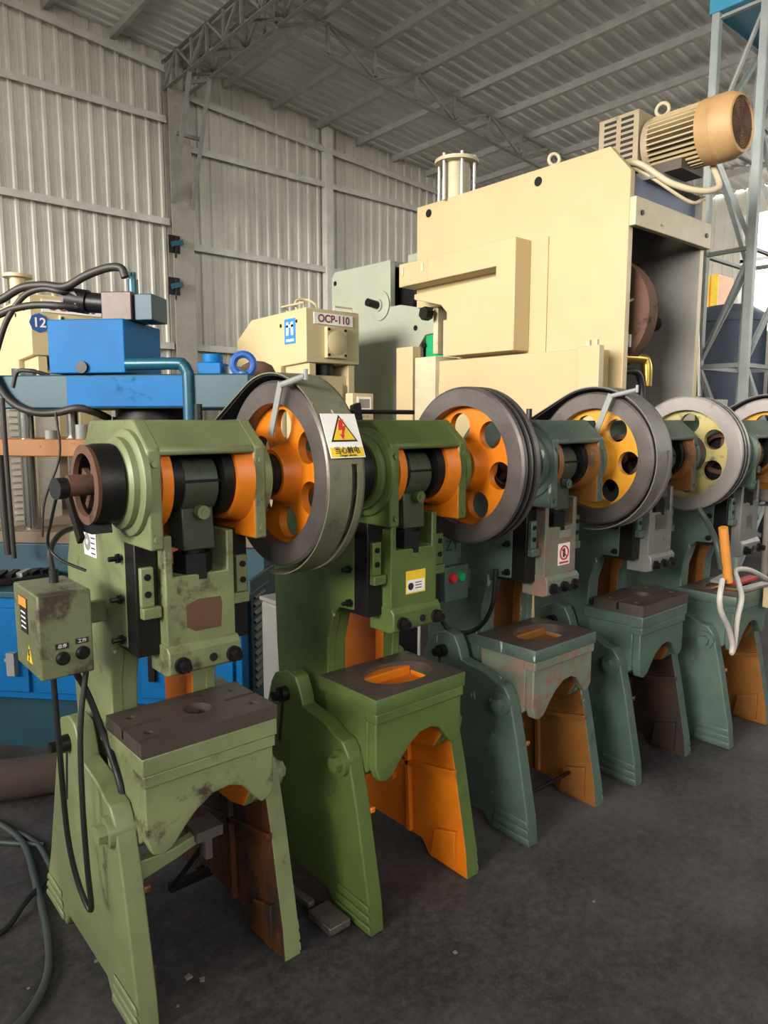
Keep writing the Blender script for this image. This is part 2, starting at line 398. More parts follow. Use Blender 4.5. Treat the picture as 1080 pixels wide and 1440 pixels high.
# knee braces of the column
for gx, zb in ((4.82, 4.75), (5.12, 4.72)):
    b = MB(); b.angle((gx, WY - 0.2, zb), (gx, 9.6, 6.46), 0.06, 0.01); b.build('knee_brace', M['steel'], ceil)
b = MB(); b.bar((4.78, 10.02, 5.62), (5.16, 10.02, 5.62), 0.04, 0.05); b.build('brace_tie', M['steel'], ceil)
b = MB(); b.bar((4.82, 9.75, 6.2), (5.12, 9.68, 6.3), 0.03, 0.04); b.build('brace_tie', M['steel'], ceil)

# unseen walls with openings added for light; far right wall with its daylight windows
wf = MB(); wf.box(X0, X1, YF - 0.1, YF, 0, 3.6); wf.box(X0, X1, YF - 0.1, YF, 5.6, roof_z(X1)); wf.box(4.0, X1, YF - 0.1, YF, 3.6, 5.6); wf = wf.build('wall_front', M['wall']); tag(wf, 'unseen sheet wall opposite the gable with a high opening added for light', 'wall', kind='structure')
wl = MB(); wl.box(X0 - 0.1, X0, YF, WY, LIGHT_GAP_TOP, roof_z(X0)); wl.box(X0 - 0.1, X0, YF, -2.5, 0, LIGHT_GAP_TOP); wl.box(X0 - 0.1, X0, WY - 1, WY, 0, LIGHT_GAP_TOP); wl.box(X0 - 0.1, X0, -2.5, WY - 1, 0, LIGHT_GAP_SILL)
wl = wl.build('wall_left', M['wall']); tag(wl, 'unseen sheet wall on the left with a high opening shaped for the light', 'wall', kind='structure')
wr = empty('wall_right'); tag(wr, 'far end wall with daylight windows beyond the lattice tower', 'wall', kind='structure')
for (ya, yb, za, zb) in ((YF, WY, 0, 3.3), (YF, WY, 5.5, roof_z(X1)), (YF, -6, 3.3, 5.5), (6.4, WY, 3.3, 5.5)):
    y_ = ya
    while y_ < yb - .01:
        w_ = min(.8, yb - y_); b = MB(); b.prism([(X1 + .05 - v, y_ + u * w_ / .8) for u, v in rib_profile(.8)], 'z', za, zb); b.build('wall_panel', M['wall'], wr, cut=.3); y_ += .8
wn = empty('window_1', (X1 + 0.02, 0, 0)); tag(wn, 'long band of open daylight windows in the far end wall', 'window', kind='structure')
for yy in (-6, -3, 0, 3, 6.3):
    b = MB(); b.box(0, 0.08, yy, yy + 0.1, 3.3, 5.5); b.build('window_frame', M['white'], wn)
b = MB(); b.box(0, 0.06, -6, 6.4, 4.62, 4.68); b.build('window_frame', M['white'], wn)

# ------------------------------------------------------------------ row of punch presses
CY, CZ = 0.09, 1.445           # crank axis in press coordinates
def arc(cy, cz, r, a0, a1, n):
    return [(cy + r * math.cos(a0 + (a1 - a0) * i / n), cz + r * math.sin(a0 + (a1 - a0) * i / n)) for i in range(n + 1)]
def sticker_frame(parent, name, x0, x1, y, z0, z1, m, t=0.003):
    b = MB(); b.box(x0, x1, y - t, y, z0, z1); return b.build(name, m, parent)

def punch_press(loc, label, c):
    P = empty('punch_press', loc, R(c.get('rz', 0))); tag(P, label, 'punch press', 'row of punch presses')
    paint, inner, fly = c['paint'], c['inner'], c['fly']
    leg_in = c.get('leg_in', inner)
    # --- C frame: two cheeks, head beam, rear wall, column flanges
    b = MB()
    prof = [(-.025, 1.283), (-.025, 1.532), (.06, 1.603), (.362, 1.60), (.443, 1.5), (.59, 1.25), (.63, 1.16), (.617, .80), (.60, .52),
            (.52, .45), (.16, .45), (.08, .47), (.03, .55), (.03, .72), (.30, .72), (.295, .86), (.262, .965), (.23, .99), (.15, .995), (.147, 1.283)]
    b.prism(prof, 'x', -.165, -.128, 0, 0, 1); b.prism(prof, 'x', .128, .165, 0, 1, 0)
    b.prism([(-.024, 1.515), (-.024, 1.531), (.06, 1.602), (.36, 1.599), (.36, 1.565), (.07, 1.565), (.03, 1.515)], 'x', -.16, .16, 0)
    b.box(-.13, .13, .33, .36, 1.26, 1.57, 1)                       # rear wall of the crank chamber
    for s in (-1, 1):
        xa, xb = sorted((s * .085, s * .164))
        b.prism([(.302, .72), (.297, .86), (.264, .965), (.232, .989), (.232, 1.03), (.31, 1.03), (.345, .86), (.345, .72)], 'x', xa, xb, 0, 1 if s > 0 else 0, 0 if s > 0 else 1)
    b.box(-.13, .13, .30, .58, .44, .50, 1); b.box(-.13, .13, .2, .33, .69, .735, 1)
    fr = b.build('frame', [paint, inner], P, 0.006)
    # bearing bosses on both cheeks
    b = MB(); b.lathe([(.0, 0), (.135, 0), (.135, .014), (.125, .02), (.115, .02), (.115, .035), (.105, .042), (0, .042)], (-.163, CY, CZ), (-1, 0, 0), 40, close=False)
    b.build('bearing_boss', paint, P)
    b = MB(); b.lathe([(.0, 0), (.12, 0), (.12, .02), (0, .02)], (.163, CY, CZ), (1, 0, 0), 32, close=False); b.build('bearing_boss', paint, P)
    # bearing housings inside the head
    b = MB(); b.cyl((.128, CY, CZ), (.082, CY, CZ), .125, 36, r2=.112); b.build('bearing_housing', inner, P)
    b = MB(); b.cyl((-.128, CY, CZ), (-.10, CY, CZ), .12, 36); b.build('bearing_housing', inner, P)
    b = MB(); b.cyl((-.10, CY, CZ), (.082, CY, CZ), .05, 24); b.cyl((.082, CY, CZ), (.05, CY, CZ), .10, 36); b.cyl((-.10, CY, CZ), (-.055, CY, CZ), .085, 36)
    b.build('crankshaft', M['iron'], P)
    b = MB(); b.cyl((.165, CY, CZ), (.27, CY, CZ), .06, 28); b.build('crank_end', M['iron'], P)
    # connecting rod
    b = MB(); b.cyl((-.052, CY, CZ - .01), (.045, CY, CZ - .01), .078, 36); b.prism([(-.045, 1.26), (.045, 1.26), (.04, 1.38), (-.05, 1.38)], 'y', CY - .045, CY + .05)
    rod = b.build('connecting_rod', c.get('rod_shade', M['rod_shade']), P, 0.004)
    b = MB(); b.box(-.056, .049, CY - .079, CY + .079, CZ - .004, CZ + .004)
    b.build('rod_cap_joint', M['iron'], rod)
    b = MB(); b.cyl((.0, CY - .075, 1.362), (.0, CY - .05, 1.362), .018, 16); b.cyl((0, CY - .078, 1.362), (0, CY - .075, 1.362), .008, 12); b.build('oil_cup', paint, rod)
    b = MB(); b.cyl((0, CY, 1.18), (0, CY, 1.25), .052, 6); b.cyl((0, CY, 1.22), (0, CY, 1.28), .035, 24); b.build('adjusting_nut', M['iron'], P)
    # ram
    ry = .045
    b = MB(); b.prism([(-.1, .985), (.1, .985), (.1, 1.305), (.078, 1.305), (.078, 1.195), (-.078, 1.195), (-.078, 1.305), (-.1, 1.305)], 'y', ry, .22)
    ram = b.build('ram', c.get('ram', paint), P, 0.004)
    b = MB(); b.prism([(ry + .004, .93), (ry - .018, .94), (ry - .018, .995), (ry - .004, 1.012), (ry + .1, 1.012), (ry + .1, .93)], 'x', -.105, .105)
    blk = b.build('clamp_block', c.get('ram', paint), P, 0.004)
    for x in c.get('clampbolts', (-.07, .08)):
        b = MB(); b.cyl((x, ry - .018, .962), (x, ry - .028, .962), .022, 20); b.cyl((x, ry - .028, .962), (x, ry - .05, .962), .015, 6); b.build('clamp_bolt', M['iron'], blk)
    b = MB(); b.cyl((.02, ry - .021, .965), (.02, ry - .016, .965), .012, 16); b.build('pin_hole', M['black'], blk)
    # guide rails and their brackets, set screws
    for s in (-1, 1):
        xa, xb = sorted((s * .104, s * .163))
        b = MB(); b.box(xa, xb, .085, .235, .985, 1.30); g = b.build('guide_rail', M['iron'], P, 0.003)
        xa, xb = sorted((s * .12, s * .155))
        b = MB(); b.box(xa, xb, .068, .085, 1.12, 1.225); xa, xb = sorted((s * .105, s * .155)); b.box(xa, xb, .06, .085, 1.09, 1.12)
        br = b.build('guide_bracket', paint, P, 0.003)
        for z in (1.155, 1.2):
            b = MB(); b.cyl((s * .138, .064, z), (s * .138, .07, z), .009, 14); b.build('screw', M['iron'], br)
        for z in (1.02, 1.13, 1.24):
            b = MB(); b.cyl((s * .16, .165, z), (s * .20, .165, z), .007, 8); b.cyl((s * .172, .165, z), (s * .18, .165, z), .014, 6); b.build('set_screw', M['iron'], P)
    for s in (-1, 1):
        for z in (1.31, 1.495):
            b = MB(); b.cyl((s * .148, -.026, z), (s * .148, -.033, z), .008, 10); b.build('bolt', paint, P)
    # --- table and its arched apron
    b = MB(); b.prism([(-.2, 0), (.2, 0), (.2, .30), (-.2, .30)], 'z', .70, .75, 1, 1, 0)
    tb = b.build('table', [c.get('top', paint), paint, inner], P, 0.004)
    if not c.get('bolster'):
        cut = MB()
        ov = [(.0 + .135 * math.cos(2 * math.pi * i / 32) + .02, .145 + .092 * math.sin(2 * math.pi * i / 32)) for i in range(32)]
        cut.prism(ov, 'z', .68, .77)
        subtract(tb, [cut])
        b = MB(); ov2 = [(.02 + .134 * math.cos(2 * math.pi * i / 32), .145 + .091 * math.sin(2 * math.pi * i / 32)) for i in range(32)]
        b.prism(ov2, 'z', .69, .705); b.build('table_well', inner, P)
    b = MB()
    ap = [(-.192, .70), (-.192, .52), (-.175, .475), (-.15, .465), (-.12, .478), (-.085, .52), (-.05, .555), (0, .585), (.05, .59), (.09, .575), (.125, .535), (.15, .505), (.175, .51), (.192, .535), (.192, .70)]
    b.prism(ap, 'y', .012, .05, 0, 0, 1)
    for s in (-1, 1):
        xa, xb = sorted((s * .150, s * .192)); b.prism([(.05, .70), (.05, .50), (.09, .465), (.16, .465), (.2, .5), (.27, .62), (.28, .70)], 'x', xa, xb, 0)
    b.box(-.196, .196, .004, .06, .665, .70)
    b.build('apron', [c.get('apron', paint), inner], P, 0.005)
    b = MB(); b.lathe([(.10, 0), (.085, .02), (.085, .10), (.055, .12), (.04, .12), (.04, 0)], (.03, .17, .64), (0, 0, -1), 32); b.build('die_spill_collar', c.get('collar', inner), P)
    if c.get('bolster'):
        h = c.get('bolster_h', .04)
        b = MB(); b.box(-.2, .2, 0, .245, .75, .75 + h); bo = b.build('bolster_plate', M['bolster'], P)
        k1 = MB(); k1.cyl((0.015, .125, .74), (0.015, .125, .9), .04, 32)
        cuts = [k1]
        for (xa, xb) in ((-.21, -.09), (.10, .21)):
            k = MB(); k.box(xa, xb, .118, .132, .75 + h * .3, .9); cuts.append(k)
        for x in (-.155, .155):
            for yy in (.06, .185):
                k = MB(); k.cyl((x, yy, .75 + h * .5), (x, yy, .9), .012, 16); cuts.append(k)
        subtract(bo, cuts)
    # --- stand: two side legs
    lp = [(-.03, 0), (-.02, .10), (.04, .40), (.07, .52), (.085, .565), (.11, .595), (.15, .60), (.20, .625), (.33, .645), (.345, .69), (.37, .735), (.42, .745),
          (.50, .715), (.525, .68), (.69, .20), (.735, .10), (.76, .0), (.56, 0), (.53, .05), (.20, .05), (.16, .0)]
    for s in (-1, 1):
        xa, xb = sorted((s * .193, s * .248))
        b = MB(); b.prism(lp, 'x', xa, xb, 0, 0 if s < 0 else 1, 1 if s < 0 else 0)
        xo = sorted((s * .246, s * (.256 if s < 0 else .25)))
        for z0 in (.012, .045, .078):
            b.prism([(-.034 + z0 * .12, z0), (-.03 + z0 * .15, z0 + .024), (.15 - z0 * .2, z0 + .024), (.155 - z0 * .2, z0)], 'x', xo[0], xo[1])
            b.prism([(.57 + z0 * .2, z0), (.575 + z0 * .2, z0 + .024), (.745 - z0 * .3, z0 + .024), (.76 - z0 * .3, z0)], 'x', xo[0], xo[1])
        # ribs on the inner face
        xi = sorted((s * .176, s * .195))
        b.prism([(.03, .385), (.03, .365), (.62, .245), (.62, .265)], 'x', xi[0], xi[1], 1)
        b.prism([(.25, .06), (.27, .06), (.29, .55), (.27, .55)], 'x', xi[0], xi[1], 1)
        b.prism([(.02, .02), (.02, .16), (.12, .13), (.14, .02)], 'x', xi[0], xi[1], 1)
        b.cyl((s * .195, .36, .24), (s * .172, .36, .24), .018, 16, 1)
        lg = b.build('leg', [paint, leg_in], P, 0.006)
        b = MB(); b.cyl((s * .163, .115, .525), (s * .262, .115, .525), .042, 28); b.cyl((s * .262, .115, .525), (s * .285, .115, .525), .026, 6); b.build('pivot_bolt', paint, lg)
        b = MB(); b.cyl((s * .235, .43, .66), (s * .275, .43, .66), .026, 20); b.cyl((s * .275, .43, .66), (s * .30, .43, .66), .018, 6); b.build('tilt_bolt', M['iron'], lg)
        b = MB(); b.prism([(.44, .64), (.455, .64), (.485, .47), (.47, .465)], 'x', *sorted((s * .246, s * .2495))); b.build('tilt_slot', M['black'], lg)
    b = MB(); b.cyl((-.195, .55, .24), (.195, .55, .24), .014, 14); b.build('tie_rod', M['iron'], P)
    if c.get('rod'):
        b = MB(); b.cyl((-.195, .09, .115), (.195, .09, .115), .008, 10); b.build('tie_rod', M['iron'], P)
    # treadle linkage
    if c.get('pedal'):
        b = MB(); b.prism([(-.192, .37), (-.192, .43), (-.10, .425), (-.01, .445), (.0, .42), (-.08, .395)], 'y', .08, .11); lk = b.build('treadle_lever', paint, P, 0.003)
        b = MB(); b.box(-.03, .05, .06, .14, .425, .455); b.box(.0, .02, .07, .11, .36, .43); b.build('clevis', M['steelworn'], lk)
    if c.get('pedal'):
        b = MB(); b.bar((.33, .45, .05), (.375, .09, .035), .025, .02); b.box(.345, .425, -.05, .07, .015, .04); b.build('foot_pedal', M['steelworn'], P, 0.003)
        b = MB(); b.bar((.05, .45, .05), (.34, .45, .05), .025, .025); b.bar((.01, .09, .4), (.06, .45, .05), .012, .012); b.build('pedal_rod', M['iron'], P)
    # --- brake drum on the left end of the crank
    b = MB()
    b.lathe([(.085, -.208), (.1, -.212), (.1, -.25), (.094, -.272), (.078, -.275), (.074, -.235), (.0, -.23), (.0, -.208)], (0, CY, CZ), (1, 0, 0), 44, close=False)
    dr = b.build('brake_drum', M['iron'], P)
    b = MB()
    for q in range(5):
        a = 2 * math.pi * q / 5 + .4; b.bar((-.25, CY + .02 * math.cos(a), CZ + .02 * math.sin(a)), (-.25, CY + .08 * math.cos(a), CZ + .08 * math.sin(a)), .018, .014, up=(1, 0, 0))
    b.lathe([(.096, -.266), (.098, -.276), (.077, -.278), (.075, -.266)], (0, CY, CZ), (1, 0, 0), 40)
    b.build('drum_spokes', M['rust'], dr)
    sx = -.315 if c.get('pedal') else -.29
    b = MB(); b.cyl((-.24, CY, CZ), (sx, CY, CZ), .026, 20); b.cyl((sx, CY, CZ), (sx - .007, CY, CZ), .02, 16); b.build('crank_stub', M['rust'], dr)
    b = MB(); b.prism([(CY - .02, CZ - .12), (CY + .05, CZ - .12), (CY + .08, CZ - .09), (CY + .06, CZ - .085), (CY - .015, CZ - .085)], 'x', -.27, -.22); b.bar((-.28, CY + .12, CZ - .02), (-.28, CY + .03, CZ - .14), .012, .03); b.build('brake_shoe', M['iron'], dr)
    # --- flywheel
    fx = .26
    fw = empty('flywheel', (0, 0, 0), 0, P)
    rim = [(.205, 0), (.262, 0), (.27, .006), (.27, .022), (.258, .029), (.258, .035), (.27, .042), (.27, .05), (.258, .057), (.258, .063), (.27, .07), (.27, .088), (.262, .094), (.205, .094)]
    b = MB(); b.lathe(rim, (fx, CY, CZ), (1, 0, 0), 64); b.build('rim', c.get('rim', M['steelworn']), fw)
    b = MB(); b.cyl((fx + .040, CY, CZ), (fx + .066, CY, CZ), .2075, 64); web = b.build('web', fly, fw)
    cuts = []
    for q in range(6):
        a = 2 * math.pi * q / 6 + c.get('spin', .3)
        k = MB(); k.cyl((fx - .02, CY + .142 * math.cos(a), CZ + .142 * math.sin(a)), (fx + .1, CY + .142 * math.cos(a), CZ + .142 * math.sin(a)), .047, 28); cuts.append(k)
    subtract(web, cuts)
    b = MB(); b.cyl((fx - .01, CY, CZ), (fx + .041, CY, CZ), .072, 36, r2=.092); b.cyl((fx + .065, CY, CZ), (fx + .11, CY, CZ), .07, 36); b.build('hub', c.get('hub', fly), fw)
    b = MB(); b.cyl((fx - .03, CY, CZ), (fx - .008, CY, CZ), .062, 32); b.build('clutch_ring', M['iron'], fw)
    # motor on the rear, carried by a bracket
    b = MB(); b.cyl((.13, .52, 1.42), (-.12, .52, 1.42), .085, 28); b.cyl((.13, .52, 1.42), (.33, .52, 1.42), .018, 14); b.cyl((.265, .52, 1.42), (.35, .52, 1.42), .055, 28)
    b.box(-.10, .11, .45, .60, 1.30, 1.345); b.build('drive_motor', M['iron'], P)
    # --- belt guard
    if c.get('guard'):
        gr = .292
        a0, a1 = R(62), R(275)
        outer = [(.60, 1.505), (.50, 1.56)] + arc(CY, CZ, gr, a0, R(172), 20)
        path = outer
        def strip(pth, xa, xb, t, m):
            up = pth; dn = []
            for i, (y_, z_) in enumerate(pth):
                d = Vector((y_ - CY, z_ - CZ)).normalized(); dn.append((y_ - d.x * t, z_ - d.y * t))
            bb.prism(up + dn[::-1], 'x', xa, xb, m)
        bb = MB(); strip(path, fx - .012, fx + .106, .004, 0)
        low = arc(CY, CZ, gr, R(172), a1, 18)
        strip(low, fx - .012, fx + .062, .004, 0); strip(low, fx + .082, fx + .106, .004, 0)
        lp_ = path + low
        strip(lp_, fx + .1, fx + .106, .03, 0)
        g = bb.build('belt_guard', c.get('guardmat', paint), P)
        bb = MB(); strip([(q[0], q[1] - .006) if i < 2 else q for i, q in enumerate([(.60, 1.495), (.50, 1.548)] + arc(CY, CZ, gr - .006, a0, R(150), 14))], fx - .008, fx + .1, .003, 0)
        bb.build('guard_lining', M['black'], g)
        b = MB(); b.bar((fx - .028, .055, 1.56), (fx - .03, -.005, CZ + .258), .024, .005, up=(1, 0, 0)); b.cyl((fx - .03, -.01, CZ + .252), (fx - .02, -.11, CZ + .272), .009, 10)
        b.cyl((fx - .02, -.11, CZ + .262), (fx - .02, -.11, CZ + .29), .006, 8); b.build('guard_bracket', M['steel'], g)
        b = MB(); b.cyl((fx + .02, .40, 1.56), (fx - .11, .33, 1.60), .008, 8); b.cyl((fx - .11, .33, 1.57), (fx - .11, .33, 1.65), .012, 8); b.build('stay_rod', M['iron'], g)
    else:
        b = MB(); pth = [(.52, 1.48)] + arc(CY, CZ, .271, R(75), R(285), 28) + [(.52, 1.36)]
        up = pth; dn = [(CY + (y_ - CY) * .975, CZ + (z_ - CZ) * .975) for y_, z_ in pth]
        for xa in (.03, .058):
            b.prism(up + dn[::-1], 'x', fx + xa, fx + xa + .008)
        b.build('drive_belt', M['black'], P)
        b = MB(); b.cyl((fx - .03, .30, 1.63), (fx - .34, .30, 1.63), .008, 8); b.prism([(-.06, 1.60), (-.02, 1.60), (-.03, 1.66), (-.06, 1.65)], 'y', .28, .30); b.build('guard_stay', M['iron'], P)
    return P

def press_paint(name, c, wear=.2, wc='#3a3026', scratch=.3, **k): return mat(name, c, .42, 0, wear, wc, .2, 4, .03, .5, scratch=scratch, **k)
olive = press_paint('olive_paint', '#7d855c', .3)
grass = press_paint('grass_green_paint', '#586a36', .25, '#2c3322')
blgr = press_paint('blue_green_paint', '#52645b', .4, '#37403a', .8)
blgr2 = press_paint('sage_paint', '#4c5f56', .36, '#39443f')
blgr3 = press_paint('pale_sage_paint', '#566a60', .36, '#4a5148')
org = press_paint('orange_inside', '#d9770f', .18, '#5c3210', wscale=7)
org_dd = press_paint('dark_brown_inside', '#3a2a22', .8, '#15110f', wscale=5, streak=.6)  # very dark brown for inner leg faces, with darker blotches
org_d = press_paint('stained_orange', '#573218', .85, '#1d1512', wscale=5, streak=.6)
org3 = press_paint('faded_orange', '#8c5a28', .45, '#4a3322', wscale=6)
yel = press_paint('yellow_web', '#d9982a', .2, '#6d4a1c')
palew = press_paint('faded_yellow', '#b5a76a', .55, '#6d6a58', wscale=14)
grubby = press_paint('grubby_paint', '#6f7868', .85, '#7a5f50', wscale=12)
dirty_olive = press_paint('chipped_olive', '#7d855c', .68, '#3f2f26', wscale=6)
guard_olive = press_paint('guard_grey_olive', '#6f705a', .4, '#4d473c', wscale=14)
guard_grey = mat('guard_grey', '#6f6b65', .5, .2, .4, '#5a4a40', wscale=14)
steel_top = M['bolster']

p1 = punch_press((.86, 1.70, 0), 'pale olive green punch press with drilled bolster plate and side control box', dict(
    paint=olive, inner=org, fly=org, leg_in=org_d, ram=dirty_olive, apron=dirty_olive, bolster=True, guard=True, guardmat=guard_olive, pedal=True, spin=.45, collar=M['iron']))
p2 = punch_press((1.558, 1.61, 0), 'grass green punch press with bright orange legs inside and bare table', dict(
    paint=grass, inner=org, fly=org, top=M['bolster'], spin=.2))
p3 = punch_press((2.312, 1.585, 0), 'blue green punch press with scratched rusty table front and red button box', dict(
    paint=blgr, inner=org3, fly=yel, top=M['bolster'], apron=grubby, guard=True, guardmat=guard_grey, spin=.1, rod=True, clampbolts=(-.07, .0, .07), ram=grubby))
p4 = punch_press((3.03, 1.56, 0), 'sage punch press with thick dark bolster slab and faded pale flywheel', dict(
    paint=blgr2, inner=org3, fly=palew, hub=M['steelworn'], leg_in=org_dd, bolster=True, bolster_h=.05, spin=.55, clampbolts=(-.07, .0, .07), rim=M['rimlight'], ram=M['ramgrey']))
p5 = punch_press((3.71, 1.455, 0), 'pale sage punch press at the row end with orange handled cable loop before it', dict(
    paint=blgr3, inner=org3, fly=yel, top=M['bolster'], guard=True, guardmat=guard_grey, spin=.3, ram=M['ramgrey'], rim=M['rimlight']))

# --- plates, labels and boxes on the presses
def plate(parent, name, p, xd, yd, w, h, m, t=.003):
    xd = Vector(xd).normalized(); yd = Vector(yd).normalized(); n = xd.cross(yd); p = Vector(p)
    b = MB(); c = [p + xd * (i * w / 2) + yd * (j * h / 2) for i, j in ((-1, -1), (1, -1), (1, 1), (-1, 1))]
    A = [b.bm.verts.new(q) for q in c]; B = [b.bm.verts.new(q + n * t) for q in c]
    b.face(A[::-1], 0); b.face(B, 0)
    for i in range(4): b.face([A[i], A[(i + 1) % 4], B[(i + 1) % 4], B[i]], 0)
    return b.build(name, m, parent)
def flat(parent, name, p, xd, yd, pts, m, t=.001):
    xd = Vector(xd).normalized(); yd = Vector(yd).normalized(); n = xd.cross(yd); p = Vector(p)
    b = MB(); A = [b.bm.verts.new(p + xd * u + yd * v) for u, v in pts]; B = [b.bm.verts.new(p + xd * u + yd * v + n * t) for u, v in pts]
    b.face(A[::-1], 0); b.face(B, 0)
    for i in range(len(pts)): b.face([A[i], A[(i + 1) % len(pts)], B[(i + 1) % len(pts)], B[i]], 0)
    return b.build(name, m, parent)
def tri(s, cy=0): return [(-s / 2, cy - s * .29), (s / 2, cy - s * .29), (0, cy + s * .577)]
BOLT = [(-.10, .50), (.22, .55), (.06, .15), (.28, .18), (-.02, -.38), (.08, -.33), (-.10, -.60), (-.24, -.28), (-.13, -.33), (.0, -.05), (-.26, -.08)]

# electric shock warning on the guard of the first press
a = R(157); n_ = Vector((0, math.cos(a), math.sin(a))); yd = Vector((0, math.sin(a), -math.cos(a))); xd = Vector((1, 0, 0))
if yd.z < 0: yd = -yd
if xd.cross(yd).dot(n_) < 0: xd = -xd
pc = Vector((.307, CY, CZ)) + n_ * .2945
st = plate(p1, 'warning_sticker', pc, xd, yd, .114, .125, M['white'], .002)
st['label'] = 'white electric shock warning sticker'
q = pc + n_ * .002
flat(st, 'warning_triangle', q + yd * .012, xd, yd, tri(.088, -.004), M['ink'], .001)
flat(st, 'warning_field', q + yd * .012 + n_ * .001, xd, yd, tri(.072, -.004), M['yellow'], .001)
flat(st, 'lightning_bolt', q + yd * .018 + n_ * .002, xd, yd, [(u * .05, v * .05) for u, v in BOLT], M['red'], .001)
flat(st, 'sticker_band', q - yd * .047, xd, yd, [(-.054, -.013), (.054, -.013), (.054, .013), (-.054, .013)], M['yellow'], .0006)
text('当心触电', .021, M['ink'], st, q - yd * .043 + n_ * .001, xd, yd, bold=.0002)
text('Danger electric', .009, M['ink'], st, q - yd * .056 + n_ * .001, xd, yd)

# name plate on the left cheek of the first press
np_ = plate(p1, 'name_plate', (-.1655, .40, 1.262), (0, -1, 0), (0, 0, 1), .10, .10, M['white'], .002); np_['label'] = 'white printed rating plate'
def disc(r, n=24, c=(0, 0)): return [(c[0] + r * math.cos(2 * math.pi * i / n), c[1] + r * math.sin(2 * math.pi * i / n)) for i in range(n)]
flat(np_, 'dial', (-.1675, .42, 1.252), (0, -1, 0), (0, 0, 1), disc(.026), M['steel'], .0008)
flat(np_, 'dial_centre', (-.1683, .42, 1.252), (0, -1, 0), (0, 0, 1), disc(.008), M['white'], .0008)
for i in range(5): flat(np_, 'printed_line', (-.1675, .375, 1.282 - .015 * i), (0, -1, 0), (0, 0, 1), [(-.016, -.002), (.016, -.002), (.016, .002), (-.016, .002)], M['ink'], .0006)
flat(np_, 'printed_heading', (-.1675, .40, 1.301), (0, -1, 0), (0, 0, 1), [(-.034, -.004), (.034, -.004), (.034, .004), (-.034, .004)], M['ink'], .0006)
# missing-plate stain on the first ram
flat(p1, 'bare_patch', (.01, .0455, 1.085), (1, 0, 0), (0, 0, 1), [(-.055, -.03), (-.03, -.045), (.045, -.045), (.05, .02), (.045, .04), (-.02, .042), (-.055, .03)], M['rust'], .0012)

# control box on the first press
box_olive = press_paint('box_olive', '#6e7452', .65, '#3a2d22', wscale=7)
b = MB(); b.box(-.39, -.262, .125, .338, .965, 1.18); b.box(-.262, -.16, .30, .33, 1.04, 1.10)
cb = b.build('control_box', box_olive, p1, 0.005)
for i, (x, z) in enumerate(((-.338, 1.015), (-.290, 1.02))):
    b = MB(); b.lathe([(0, 0), (.017, 0), (.017, .006), (.012, .010), (.012, .014), (0, .014)], (x, .125, z), (0, -1, 0), 24, close=False); bt = b.build('push_button', M['iron'], cb)
    b = MB(); b.box(x - .016, x + .016, .123, .125, z + .024, z + .038); pl = b.build('button_plate', M['ink'], cb)
    text('工作' if i else '总停', .011, M['white'], pl, (x, .1225, z + .031), (1, 0, 0), (0, 0, 1))
st = plate(cb, 'caution_label', (-.391, .245, 1.10), (0, -1, 0), (0, 0, 1), .06, .07, M['ink'], .0015)
for i in range(4): flat(st, 'printed_line', (-.3925, .245, 1.118 - .013 * i), (0, -1, 0), (0, 0, 1), [(-.02, -.002), (.02, -.002), (.02, .002), (-.02, .002)], M['white'], .0005)
flat(st, 'label_heading', (-.3925, .245, 1.145), (0, -1, 0), (0, 0, 1), [(-.034, -.012), (.034, -.012), (.034, .012), (-.034, .012)], M['handle'], .001)
tr = flat(cb, 'hazard_triangle', (-.3905, .215, 1.008), (0, -1, 0), (0, 0, 1), tri(.05), M['yellow'], .0012)
flat(tr, 'lightning_bolt', (-.3917, .215, 1.012), (0, -1, 0), (0, 0, 1), [(u * .03, v * .03) for u, v in BOLT], M['ink'], .0008)
b = MB(); b.cyl((-.31, .26, 1.178), (-.31, .26, 1.215), .012, 14); b.build('cable_gland', M['black'], cb)
b = MB(); b.tube([(-.31, .26, 1.2), (-.31, .275, 1.26), (-.27, .31, 1.30), (-.19, .36, 1.31)], .0075, 10); b.build('cable', M['black'], cb)
b = MB(); b.tube([(-.34, .21, .966), (-.335, .21, .75), (-.325, .22, .5), (-.31, .2, .36), (-.295, .155, .30), (-.297, .16, .42), (-.297, .17, .6), (-.285, .19, .8), (-.25, .22, .96)], .0075, 10)
b.build('cable', M['black'], cb)
b = MB(); b.tube([(-.29, .26, .97), (-.24, .265, .86), (-.205, .24, .72), (-.20, .16, .62), (-.19, .14, .5)], .009, 10); b.build('cable', M['black'], p1)
b = MB(); b.tube([(-.322, .09, 1.44), (-.345, .085, 1.44)], .026, 14, smooth=False); b.tube([(-.33, .10, 1.45), (-.335, .16, 1.36), (-.33, .22, 1.29), (-.31, .2, 1.25), (-.26, .16, 1.22)], .004, 8)
b.build('rotary_switch', M['black'], p1)

# label on the second ram
st = plate(p2, 'caution_label', (.005, .0445, 1.085), (1, 0, 0), (0, 0, 1), .085, .075, M['yellow'], .0015)
flat(st, 'label_field', (.005, .043, 1.072), (1, 0, 0), (0, 0, 1), [(-.038, -.02), (.038, -.02), (.038, .02), (-.038, .02)], M['white'], .0006)
flat(st, 'label_symbol', (-.018, .0424, 1.072), (1, 0, 0), (0, 0, 1), disc(.012), M['ink'], .0006)
for i in range(3): flat(st, 'printed_line', (.016, .0424, 1.082 - .009 * i), (1, 0, 0), (0, 0, 1), [(-.014, -.0015), (.014, -.0015), (.014, .0015), (-.014, .0015)], M['ink'], .0005)
